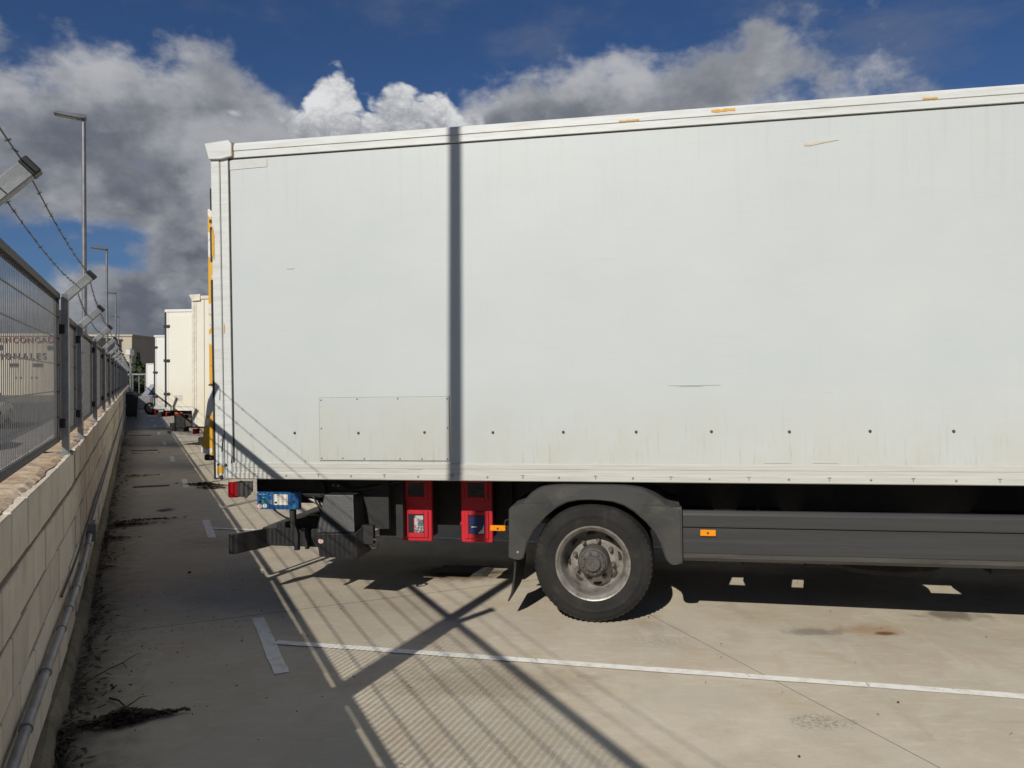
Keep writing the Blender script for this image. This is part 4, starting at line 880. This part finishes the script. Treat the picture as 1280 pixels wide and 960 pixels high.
def parked_truck(corner, z0, z1, L_, pm, tm, label, caps=True, door=False, dark_edge=False, skirt=False, group=None):
    e = empty('box_truck', (corner[0], corner[1], 0), (0, 0, HEAD), label, 'truck', group); B = 2.46
    MB().box(0.10, L_, 0.004, B, z0 + 0.08, z1 - 0.08).build('box_panel', pm, e)
    MB().box(0.0, L_, -0.004, B + 0.004, z0, z0 + 0.078).build('bottom_rail', tm, e)
    MB().box(0.0, L_, -0.012, B + 0.012, z1 - 0.078, z1).build('top_rail', tm, e, bevel=0.015)
    MB().box(0.0, 0.05, -0.004, 0.08, z0 + 0.079, z1 - 0.079).build('corner_post', RUBBER if dark_edge else tm, e)
    MB().box(0.055, 0.098, -0.002, 0.08, z0 + 0.079, z1 - 0.079).build('corner_post', tm, e)
    MB().box(0.012, 0.09, 0.085, B - 0.01, z0 + 0.079, z1 - 0.079).build('rear_door', pm, e)
    for k in (1, 2, 3) if caps else ():
        MB().box(0.10 + 0.16 * k, 0.112 + 0.16 * k, -0.002, 0.006, z0 + 0.08, z1 - 0.08).build('panel_seam', mat('seam_shade', (0.40, 0.37, 0.29), (0.3, 0.28, 0.22), 9, 0.7), e)
    if caps: MB().prism([(-0.05, z1 + 0.02), (0.20, z1 + 0.03), (0.20, z1 - 0.10), (0.02, z1 - 0.11)], -0.03, 0.12).build('corner_cap', tm, e, bevel=0.008)
    if door:
        dr_ = MB().box(0.13, 1.00, -0.010, 0.002, z0 + 0.10, z1 - 0.16).build('side_door', pm, e, bevel=0.004)
        for f in (0.15, 0.48, 0.82): MB().box(-0.02, 0.16, -0.022, -0.0105, z0 + (z1 - z0) * f, z0 + (z1 - z0) * f + 0.07).build('hinge', RUBBER, dr_)
        MB().tube([(0.90, -0.014, z0 + 0.55), (0.90, -0.05, z0 + 0.56), (0.90, -0.05, z0 + 1.30), (0.90, -0.014, z0 + 1.31)], 0.012, 6).build('lock_bar', CHASSIS, dr_)
        MB().box(0.28, 0.52, -0.013, -0.0095, z0 + 0.26, z0 + 0.40).build('plate', mat('grey_plate', (0.55, 0.54, 0.48), (0.45, 0.43, 0.38), 9, 0.5), dr_)
    for y in (0.75, 1.6): MB().box(0.25, L_ + 1.6, y, y + 0.08, z0 - 0.26, z0 - 0.002).build('chassis_rail', CHASSIS, e)
    MB().box(0.05, 0.20, 0.12, B - 0.12, 0.42, 0.58).build('underrun_beam', DARKP, e, bevel=0.008)
    for y in (0.4, B - 0.6): MB().box(0.08, 0.18, y, y + 0.12, 0.58, z0).build('beam_bracket', CHASSIS, e)
    MB().box(-0.03, 0.03, 0.05, 0.22, z0 - 0.16, z0 - 0.05).build('tail_lamp', REDLENS, e, bevel=0.01)
    MB().box(0.6, 1.5, 0.25, B - 0.25, z0 - 0.34, z0 - 0.01).build('lift_gear', CHASSIS, e)
    for x in (2.5, L_ + 0.9):
        small_wheel(e, (x, 0.02, 0.42)); 
        MB().lathe([(0.26, 0), (0.40, 0.01), (0.42, 0.05), (0.42, 0.22), (0.26, 0.26), (0.0001, 0.2)], 28, (x, B - 0.28, 0.42)).build('tyre', TYRE, e, smooth=True)
        MB().prism([(x - 0.55, 0.55), (x - 0.5, 0.80), (x - 0.3, z0 - 0.03 if z0 < 0.98 else 0.94), (x + 0.3, z0 - 0.03 if z0 < 0.98 else 0.94), (x + 0.5, 0.80), (x + 0.55, 0.55), (x + 0.5, 0.55), (x + 0.43, 0.75), (x + 0.25, 0.87), (x - 0.25, 0.87), (x - 0.43, 0.75), (x - 0.5, 0.55)], 0.0, 0.45).build('mudguard', GREYP, e)
    if skirt: MB().box(3.1, L_, 0.0, 0.03, 0.46, 0.80).build('side_skirt', SKIRT, e)
    cab = MB().prism([(L_ + 0.12, 0.55), (L_ + 1.85, 0.55), (L_ + 1.9, 1.4), (L_ + 1.6, 2.6), (L_ + 1.4, 2.75), (L_ + 0.12, 2.75)], 0.1, B - 0.1).build('cab', tm, e, bevel=0.05, seg=2)
    MB().prism([(L_ + 0.55, 1.55), (L_ + 1.65, 1.5), (L_ + 1.42, 2.4), (L_ + 0.55, 2.45)], 0.088, 0.0995).build('side_window', WINGL, cab)
    return e
def px(x, dep): return ((x - 640) / 961.0 * dep, dep)
tc_ = parked_truck(px(240, 15.2), 0.800, 3.38, 6.2, CREAM, CREAMT, 'cream box truck with grooved corner, just beyond the white truck')
td_ = parked_truck(px(206, 20.0), 0.915, 3.54, 6.4, CREAM2, WHITE2, 'pale cream box truck with black hinges and lock bar on its door', caps=False, door=True, dark_edge=True)
te_ = parked_truck(px(192.3, 26.5), 0.70, 3.24, 6.0, WHITE2, TRIM, 'plain white box truck with dark edge, beyond the cream trucks', caps=False, door=True, dark_edge=True)
parked_truck(px(182.5, 48.0), 0.86, 2.68, 5.0, WHITE2, TRIM, 'small white box truck farthest down the row', caps=False)
gq = TW(-3.35, 3.9)  # unseen truck added in the next bay to darken the view under the box
parked_truck((gq.x, gq.y), 0.98, 3.25, 6.6, WHITE2, TRIM, 'added box truck in the next bay, darkening the gap beneath the large white truck', skirt=True)
# clutter under the pale cream truck
for nm, a, b, m_ in (('lift_motor', (0.25, 0.02, 0.46), (0.55, 0.20, 0.80), CHASSIS), ('orange_reservoir', (0.88, 0.03, 0.52), (1.22, 0.22, 0.70), ORANGE), ('orange_lamp', (0.28, -0.01, 0.815), (0.50, 0.05, 0.875), ORANGE), ('grey_pump', (0.50, 0.05, 0.50), (0.72, 0.2, 0.72), HUB), ('battery_tray', (0.1, 0.05, 0.30), (0.5, 0.3, 0.455), CHASSIS)):
    MB().box(a[0], b[0], a[1], b[1], a[2], b[2]).build(nm, m_, td_, bevel=0.02, seg=2)
MB().prism([(0.15, 0.33), (1.9, 0.20), (1.95, 0.25), (0.15, 0.39)], -0.12, 0.35).build('lift_platform', mat('scuffed_grey_steel', (0.25, 0.235, 0.21), (0.16, 0.15, 0.13), 6, 0.6), td_)
MB().box(1.5, 2.0, 0.0, 0.3, 0.05, 0.22).build('platform_foot', CHASSIS, td_)

# cars
def car(loc, rz, paint, label, group=None, H=1.42, L_=4.1):
    e = empty('car', (loc[0], loc[1], loc[2] if len(loc) > 2 else 0), (0, 0, rz), label, 'car', group); w = 0.86
    low = [(-L_ / 2, 0.30), (-L_ / 2 + 0.02, 0.62), (-L_ / 2 + 0.12, 0.88), (-L_ / 2 + 0.55, 0.93), (0.9, 0.93), (L_ / 2 - 0.25, 0.74), (L_ / 2 - 0.04, 0.60), (L_ / 2, 0.34), (L_ / 2 - 0.1, 0.24), (-L_ / 2 + 0.1, 0.24)]
    MB().prism(low, -w, w).build('body', paint, e, bevel=0.07, seg=3, smooth=True)
    top = [(-L_ / 2 + 0.22, 0.90), (-L_ / 2 + 0.60, H - 0.04), (-0.7, H), (0.05, H - 0.03), (0.95, 0.90)]
    n = len(top); vs = []
    for sgn in (-1, 1): vs += [(x, sgn * (w - 0.05 - 0.24 * (z - 0.9) / (H - 0.9)), z) for x, z in top]
    gh = MB().add(vs, [tuple(range(n)), tuple(range(2 * n - 1, n - 1, -1))] + [(i, i + n, (i + 1) % n + n, (i + 1) % n) for i in range(n)]).build('cabin', paint, e, bevel=0.04, seg=2, smooth=True)
    for sgn in (-1, 1):
        yy = lambda z: sgn * (w - 0.045 - 0.24 * (z - 0.9) / (H - 0.9))
        for x0, x1, x2, x3 in ((-1.45, -0.62, -0.62, -1.22), (-0.54, 0.72, 0.02, -0.54)):
            MB().add([(x0, yy(0.95), 0.95), (x1, yy(0.95), 0.95), (x2, yy(H - 0.1), H - 0.1), (x3, yy(H - 0.1), H - 0.1)], [(0, 1, 2, 3)]).build('side_window', WINGL, gh)
    MB().add([(0.97, -w + 0.16, 0.92), (0.97, w - 0.16, 0.92), (0.13, w - 0.30, H - 0.055), (0.13, -w + 0.30, H - 0.055)], [(0, 1, 2, 3)]).build('windscreen', WINGL, gh)
    MB().add([(-L_ / 2 + 0.22, -w + 0.2, 0.97), (-L_ / 2 + 0.22, w - 0.2, 0.97), (-L_ / 2 + 0.55, w - 0.3, H - 0.09), (-L_ / 2 + 0.55, -w + 0.3, H - 0.09)], [(0, 1, 2, 3)]).build('rear_window', WINGL, gh)
    for x in (-L_ / 2 + 0.75, L_ / 2 - 0.78):
        for s in (-1, 1):
            ty = MB().lathe([(0.19, -0.1), (0.29, -0.1), (0.31, -0.07), (0.31, 0.07), (0.29, 0.1), (0.19, 0.1)], 24, (x, s * (w - 0.09), 0.31)).build('wheel', TYRE, e, smooth=True)
            MB().lathe([(0.0001, 0.0), (0.19, 0.0)], 20, (x, s * (w + 0.004), 0.31)).build('rim', STEEL, ty)
    for s in (-1, 1):
        MB().box(L_ / 2 - 0.16, L_ / 2 - 0.02, s * 0.62 - 0.18, s * 0.62 + 0.18, 0.58, 0.70).build('headlight', glass('headlight_glass', (0.5, 0.5, 0.5)), e, bevel=0.03)
        MB().box(-L_ / 2 + 0.0, -L_ / 2 + 0.1, s * 0.68 - 0.12, s * 0.68 + 0.12, 0.66, 0.86).build('tail_light', REDLENS, e, bevel=0.02)
    return e
SILV = mat('silver_car_paint', (0.50, 0.51, 0.53), (0.46, 0.47, 0.49), 3, 0.25, metal=0.5, coat=0.5)
cx, cy = px(169.5, 37.0)
cc = Vector((cx, cy, 0)) + TF * 2.05 + TS * 0.86
car((cc.x, cc.y), HEAD, SILV, 'silver car parked tail to the wall beyond the row of trucks', H=1.5)
car(W(21.5, -4.6, -0.004), math.pi / 2 + WB, mat('dark_blue_car_paint', (0.02, 0.03, 0.06), (0.025, 0.035, 0.07), 3, 0.25, coat=0.5), 'dark blue car parked in the street behind the mesh fence')
car(W(14.2, -4.5, -0.004), math.pi / 2 + WB, mat('black_car_paint', (0.015, 0.015, 0.017), (0.02, 0.02, 0.022), 3, 0.25, coat=0.5), 'black car at the kerb behind the mesh fence')
car(W(33.5, -5.2, -0.004), math.pi / 2 + WB, mat('grey_car_paint', (0.16, 0.165, 0.17), (0.14, 0.14, 0.15), 3, 0.3, coat=0.5), 'mid grey car parked farther up the street behind the fence')
# dark wheelie bins against the wall end
for k, (pxx, dep, lab) in enumerate(((163.5, 34.0, 'black wheelie bin standing by the wall in front of the silver car'), (160.5, 38.0, 'second dark bin behind the black wheelie bin'))):
    x, y = px(pxx, dep); e = empty('wheelie_bin', (x, y, 0), (0, 0, WB), lab, 'bin')
    b_ = MB().add([(-0.24, -0.28, 0.06), (0.24, -0.28, 0.06), (0.24, 0.28, 0.06), (-0.24, 0.28, 0.06), (-0.29, -0.36, 1.0), (0.29, -0.36, 1.0), (0.29, 0.36, 1.0), (-0.29, 0.36, 1.0)], [(3, 2, 1, 0), (4, 5, 6, 7), (0, 1, 5, 4), (1, 2, 6, 5), (2, 3, 7, 6), (3, 0, 4, 7)]).build('bin_body', RUBBER, e, bevel=0.02)
    MB().prism([(-0.38, 1.0), (0.36, 1.0), (0.34, 1.05), (0.0, 1.09), (-0.36, 1.06)], -0.31, 0.31, M=Matrix.Rotation(math.pi / 2, 4, 'Z')).build('lid', CAPB, e, bevel=0.01)
    for s in (-0.2, 0.2): MB().lathe([(0.0001, -0.03), (0.1, -0.03), (0.1, 0.03), (0.0001, 0.03)], 16, (s, 0.3, 0.1), axis='x').build('wheel', RUBBER, e)

# ------------------------------------------------------------------ far end: gate, camera pole, buildings, trees
x, y = px(158, 56); gt = empty('sliding_gate', (x, y, 0), (0, 0, R(-6)), 'grey barred gate across the far end of the yard', 'gate')
MB().box(0, 9.0, -0.04, 0.04, 2.0, 2.1).build('top_bar', GALV, gt); MB().box(0, 9.0, -0.04, 0.04, 0.15, 0.25).build('bottom_bar', GALV, gt)
for k in range(19): MB().box(0.475 * k - 0.02 + 0.03, 0.475 * k + 0.02 + 0.03, -0.02, 0.02, 0.25, 2.0).build('upright', GALV, gt)
for k in (0.02, 8.9): MB().box(k - 0.05, k + 0.05, -0.05, 0.05, 0.0, 2.25).build('gate_post', GALV, gt)
x, y = px(163.3, 45.0); cpole = empty('camera_pole', (x, y, 0), None, 'slim pole with a white camera near the far gate', 'pole')
MB().tube([(0, 0, 0), (0, 0, 3.5)], 0.06, 8).build('pole', GALV, cpole)
MB().box(-0.14, 0.16, -0.35, 0.15, 3.1, 3.42).build('camera', TRIM, cpole, bevel=0.03)
FACADE = mat('beige_facade', (0.47, 0.42, 0.33), (0.42, 0.37, 0.29), 0.5, 0.9, 0.1, 8); FAC2 = mat('pale_facade', (0.55, 0.53, 0.48), (0.50, 0.48, 0.43), 0.5, 0.9); BRICK = mat('red_brown_facade', (0.20, 0.085, 0.055), (0.15, 0.065, 0.045), 2, 0.9)
JOINT = mat('facade_joint', (0.30, 0.27, 0.21), (0.25, 0.22, 0.17), 4, 0.9)
def building(name, x0, x1, y0, y1, h, m_, label, wins=(), joints=0, parapet=0.25):
    e = empty(name, ((x0 + x1) / 2, y0, 0), None, label, 'building'); w = (x1 - x0) / 2
    wl = MB().box(-w, w, 0, y1 - y0, 0, h).build('wall', m_, e)
    MB().box(-w - 0.12, w + 0.12, -0.12, y1 - y0 + 0.12, h, h + parapet).build('parapet', m_, e)
    for k in range(joints):
        xx = -w + 2 * w * (k + 1) / (joints + 1); MB().box(xx - 0.04, xx + 0.04, -0.015, 0.02, 0.1, h - 0.02).build('panel_joint', JOINT, wl)
    for (wx, wz, ww, wh) in wins:
        f = MB().box(wx - ww / 2, wx + ww / 2, -0.05, 0.03, wz, wz + wh).build('window', mat('window_frame_dark', (0.10, 0.10, 0.10), (0.13, 0.13, 0.13), 5, 0.5), wl)
        MB().box(wx - ww / 2 + 0.08, wx + ww / 2 - 0.08, -0.06, -0.045, wz + 0.08, wz + wh - 0.08).build('pane', WINGL, f)
    return e
X80 = lambda p_: (p_ - 640) / 961.0 * 80
sx0, sx1 = X80(-70), X80(79); scx = (sx0 + sx1) / 2
wins = [(X80(p_) - scx, 1.75 + (473 - q) * 80 / 961, a * 80 / 961, b * 80 / 961) for p_, q, a, b in ((2, 438, 6, 7), (65, 438, 11, 6), (18, 459, 12, 5), (48, 459, 13, 5), (20, 473.5, 2.2, 2.6), (26, 473.5, 2.2, 2.6), (40, 473.5, 2.2, 2.6), (46, 473.5, 2.2, 2.6), (-30, 459, 12, 5))]
sb_ = building('office_building', sx0, sx1, 80, 92, 1.75 + 56 * 80 / 961 - 0.25, FACADE, 'beige building with red and dark lettering behind the fence', wins)
def letters(text, size, x_px, y_px, m_, spacing, parent):
    cu = bpy.data.curves.new('lettering', 'FONT'); cu.body = text; cu.size = size; cu.extrude = 0.05; cu.space_character = spacing
    tmp = bpy.data.objects.new('lettering', cu); col.objects.link(tmp); bpy.context.view_layer.update()
    me = bpy.data.meshes.new_from_object(tmp.evaluated_get(bpy.context.evaluated_depsgraph_get())); bpy.data.objects.remove(tmp)
    me.materials.clear(); me.materials.append(m_)
    o = bpy.data.objects.new('lettering', me); col.objects.link(o); o.parent = parent
    o.rotation_euler = (R(90), 0, 0); o.location = (X80(x_px) - scx, -0.08, 1.75 + (473 - y_px) * 80 / 961); return o
letters('RINCONGADA', 0.86, -4, 428.5, mat('red_lettering', (0.22, 0.03, 0.03), (0.18, 0.03, 0.03), 3, 0.5), 1.22, sb_)
letters('IONALES', 0.92, 1, 449, mat('dark_lettering', (0.03, 0.03, 0.035), (0.04, 0.04, 0.045), 3, 0.5), 1.42, sb_)
X104 = lambda p_: (p_ - 640) / 961.0 * 104
building('warehouse', X104(88), X104(165), 104, 124, 1.75 + 52.5 * 104 / 961, FACADE, 'tall beige panelled warehouse rising beyond the end of the fence', [(2.3, 1.2, 1.2, 1.4), (0.2, 1.2, 1.2, 1.4)], 5)
X140 = lambda p_: (p_ - 640) / 961.0 * 140
building('white_shed', X140(160), X140(191), 140, 155, 1.75 + 27 * 140 / 961, FAC2, 'low pale shed right of the beige warehouse', [(0.8, 2.4, 1.6, 1.2)], 1)
X95 = lambda p_: (p_ - 640) / 961.0 * 95
building('brick_annex', X95(174), X95(186), 95, 101, 3.3, BRICK, 'low red brown annex in front of the pale shed', [(0, 1.1, 0.5, 1.0)])

LEAFM = [mat('dark_foliage', (0.022, 0.036, 0.014), (0.05, 0.07, 0.026), 1.5, 0.8), mat('olive_foliage', (0.045, 0.055, 0.022), (0.08, 0.085, 0.04), 1.5, 0.8)]
def tree(name, loc, h, rx, label, n=1400, leaf=0.16, conical=False, m_=0, cat='tree', z0=0.25):
    e = empty(name, (loc[0], loc[1], 0), None, label, cat); rs = random.Random(hash(label) & 0xffff if False else len(label) * 31 + n)
    tr_ = MB().tube([(0, 0, -0.05), (0.02, 0, h * 0.3), (-0.03, 0.03, h * 0.8)], [0.05 * h ** 0.5, 0.04 * h ** 0.5, 0.012], 8)
    for k in range(6):
        a = k * 1.1; zz = h * (0.25 + 0.09 * k); tr_.tube([(0, 0, zz), (math.cos(a) * rx * 0.6, math.sin(a) * rx * 0.6, zz + h * 0.16)], [0.02 * h ** 0.5, 0.006], 5)
    tr_.build('trunk', TWIG, e); mb = MB()
    cl = [Vector((rs.gauss(0, rx * 0.42), rs.gauss(0, rx * 0.42), h * rs.uniform(z0, 0.97))) for _ in range(26)]
    for k in range(n):
        c = rs.choice(cl); f = (1.05 - c.z / h) if conical else math.sqrt(max(0.08, 1 - ((c.z / h - 0.6) / 0.55) ** 2))
        q = Vector((c.x * f + rs.gauss(0, rx * 0.17 * max(f, 0.25)), c.y * f + rs.gauss(0, rx * 0.17 * max(f, 0.25)), max(0.03, c.z + rs.gauss(0, h * 0.05))))
        a = Vector((rs.gauss(0, 1), rs.gauss(0, 1), rs.gauss(0, 1))).normalized(); b = a.orthogonal().normalized(); s = leaf * rs.uniform(0.5, 1.2)
        mb.add([q - a * s, q + b * s * 0.5, q + a * s, q - b * s * 0.5], [(0, 1, 2, 3)])
    mb.build('crown', LEAFM[m_], e); return e
tree('cypress_tree', px(172.5, 84), 4.4, 0.7, 'dark pointed cypress tree beside the red brown annex', 1500, 0.22, True)
tree('broad_tree', px(184, 82), 3.2, 2.2, 'low dark bushy tree in front of the annex', 1600, 0.26)
tree('broad_tree', px(150, 90), 3.4, 2.4, 'rounded dark tree at the foot of the beige warehouse', 1600, 0.26)
for k, (p_, d_, h_, lab) in enumerate(((167, 62, 1.7, 'dark shrub left of the gate bars'), (176, 63, 1.9, 'dark shrub behind the middle of the gate'), (186, 64, 1.8, 'dark shrub behind the right end of the gate'))):
    tree('shrub', px(p_, d_), h_, 1.1, lab, 900, 0.14, False, k % 2, 'shrub', 0.1)

# ------------------------------------------------------------------ leaf litter, weeds and twigs
def leaves(spots, name, m_, size=0.022):
    mb = MB()
    for p in spots:
        a = random.uniform(0, 6.28); s = size * random.uniform(0.5, 1.5); t = Vector((math.cos(a), math.sin(a), random.uniform(-0.4, 0.4))) * s; b = Vector((-math.sin(a), math.cos(a), random.uniform(-0.5, 0.5))) * s * random.uniform(0.3, 0.6)
        q = Vector((p[0], p[1], 0.012 + p[2] + random.uniform(0, 0.012)))
        mb.add([q - t, q + b, q + t, q - b], [(0, 1, 2, 3)])
    return mb.build(name, m_)
sp = []
for _ in range(2600):
    u = 2.4 + 26 * random.random() ** 1.6; dens = 0.5 + 0.5 * math.sin(u * 2.3) * math.sin(u * 0.9 + 1)
    if random.random() < 0.25 + 0.75 * dens: sp.append(W(u, -0.395 + abs(random.gauss(0, 0.075)) * (0.4 + dens), random.uniform(0, 0.02)))
def heap(cx, cy, ang, L_, w, n, h=0.03):
    for _ in range(n):
        a = random.gauss(0, L_ / 2.4); b = random.gauss(0, w / 2.4) * max(0.25, 1 - abs(a) / L_ * 1.2)
        r = math.hypot(a / L_, b / w); x_ = cx + math.cos(ang) * a - math.sin(ang) * b; y_ = cy + math.sin(ang) * a + math.cos(ang) * b
        if nA.x * x_ + nA.y * y_ > -0.40: sp.append((x_, y_, random.uniform(0, h) * max(0, 1 - 1.6 * r)))
heap(-1.98, 3.90, 0.42, 0.24, 0.10, 900, 0.06); heap(-2.2, 3.70, 1.2, 0.20, 0.09, 300, 0.03)
heap(-4.75, 9.05, 0.35, 0.50, 0.16, 700, 0.04); heap(-4.55, 9.35, 0.55, 0.55, 0.05, 260, 0.03); heap(-4.4, 8.3, 0.3, 0.35, 0.10, 260); heap(-3.85, 7.0, 0.4, 0.22, 0.08, 150)
heap(-6.9, 13.6, 0.4, 0.8, 0.2, 300); heap(-9.0, 17.6, 0.4, 1.0, 0.2, 260)
tag(leaves(sp, 'leaf_litter', LEAF), 'dark dead leaves gathered along the foot of the block wall', 'leaves', kind='stuff')
sp = []
for _ in range(520): sp.append((-1.9 + random.gauss(0, 0.5) - 0.5, 5.0 + random.gauss(0, 1.1), 0))
for _ in range(160): sp.append((random.uniform(-3.5, 3.5), random.uniform(3.4, 9), 0))
tag(leaves(sp, 'scattered_leaf_crumbs', LEAF, 0.008), 'tiny dark leaf crumbs scattered over the concrete', 'leaves', kind='stuff')
sp = []; q = TW(-3.25, 0.9)
heap(-5.0, 12.55, -0.2, 0.42, 0.10, 420, 0.05); heap(-4.75, 12.2, 0.1, 0.25, 0.08, 160, 0.03)
tag(leaves(sp, 'leaf_drift', LEAF, 0.03), 'dark ragged drift of leaves behind the tail lift', 'leaves', kind='stuff')
wd = MB()
for _ in range(420):
    u = random.choice([random.uniform(2.6, 4.4), random.uniform(2.6, 16), random.gauss(3.9, 0.12), random.gauss(9.6, 0.5)])
    b = W(u, -0.400 + random.uniform(-0.003, 0.04), 0.0); l = random.uniform(0.02, 0.11); d = Vector((random.gauss(0.4, 0.5), random.gauss(0, 0.5), 1)).normalized(); s = Vector((-d.y, d.x, 0)).normalized() * 0.004
    m1 = b + d * l * 0.6; t_ = b + d * l + Vector((d.x, d.y, -0.3)) * l * 0.5
    wd.add([b - s, b + s, m1 + s * 0.8, t_, m1 - s * 0.8], [(0, 1, 2, 3, 4)])
tag(wd.build('wall_weeds', WEED), 'sparse weeds sprouting where the wall meets the concrete', 'weeds', kind='stuff')
def twig(pts, r, label):
    e = MB().tube(pts, [r * (1 - 0.6 * i / len(pts)) for i in range(len(pts))], 6)
    p1 = Vector(pts[len(pts) // 2]); e.tube([p1, p1 + Vector((0.05, 0.06, 0.03)), p1 + Vector((0.07, 0.10, 0.02))], [r * 0.6, r * 0.45, r * 0.2], 5)
    tag(e.build('dry_twig', TWIG), label, 'twig')
twig([(-2.19, 4.17, 0.010), (-2.12, 4.13, 0.016), (-2.04, 4.05, 0.012), (-1.94, 4.02, 0.010)], 0.006, 'thin bent dry twig lying above the near leaf heap')
twig([(-2.45, 4.32, 0.008), (-2.36, 4.48, 0.05), (-2.30, 4.53, 0.07), (-2.26, 4.50, 0.05)], 0.004, 'tiny upright sprig by the wall foot')
pb = MB()
for (x_, y_, r_) in ((-3.45, 7.62, 0.022), (-2.70, 7.35, 0.012), (2.05, 6.0, 0.014), (-2.35, 6.95, 0.02)):
    pass
tag(MB().lathe([(0.0001, 0.016), (0.010, 0.013), (0.017, 0.007), (0.014, 0.0), (0.0001, 0.0)], 9, (-2.90, 6.90, 0.0), axis='z').build('pebble', TWIG), 'small dark pebble alone on the shaded lane', 'stone')
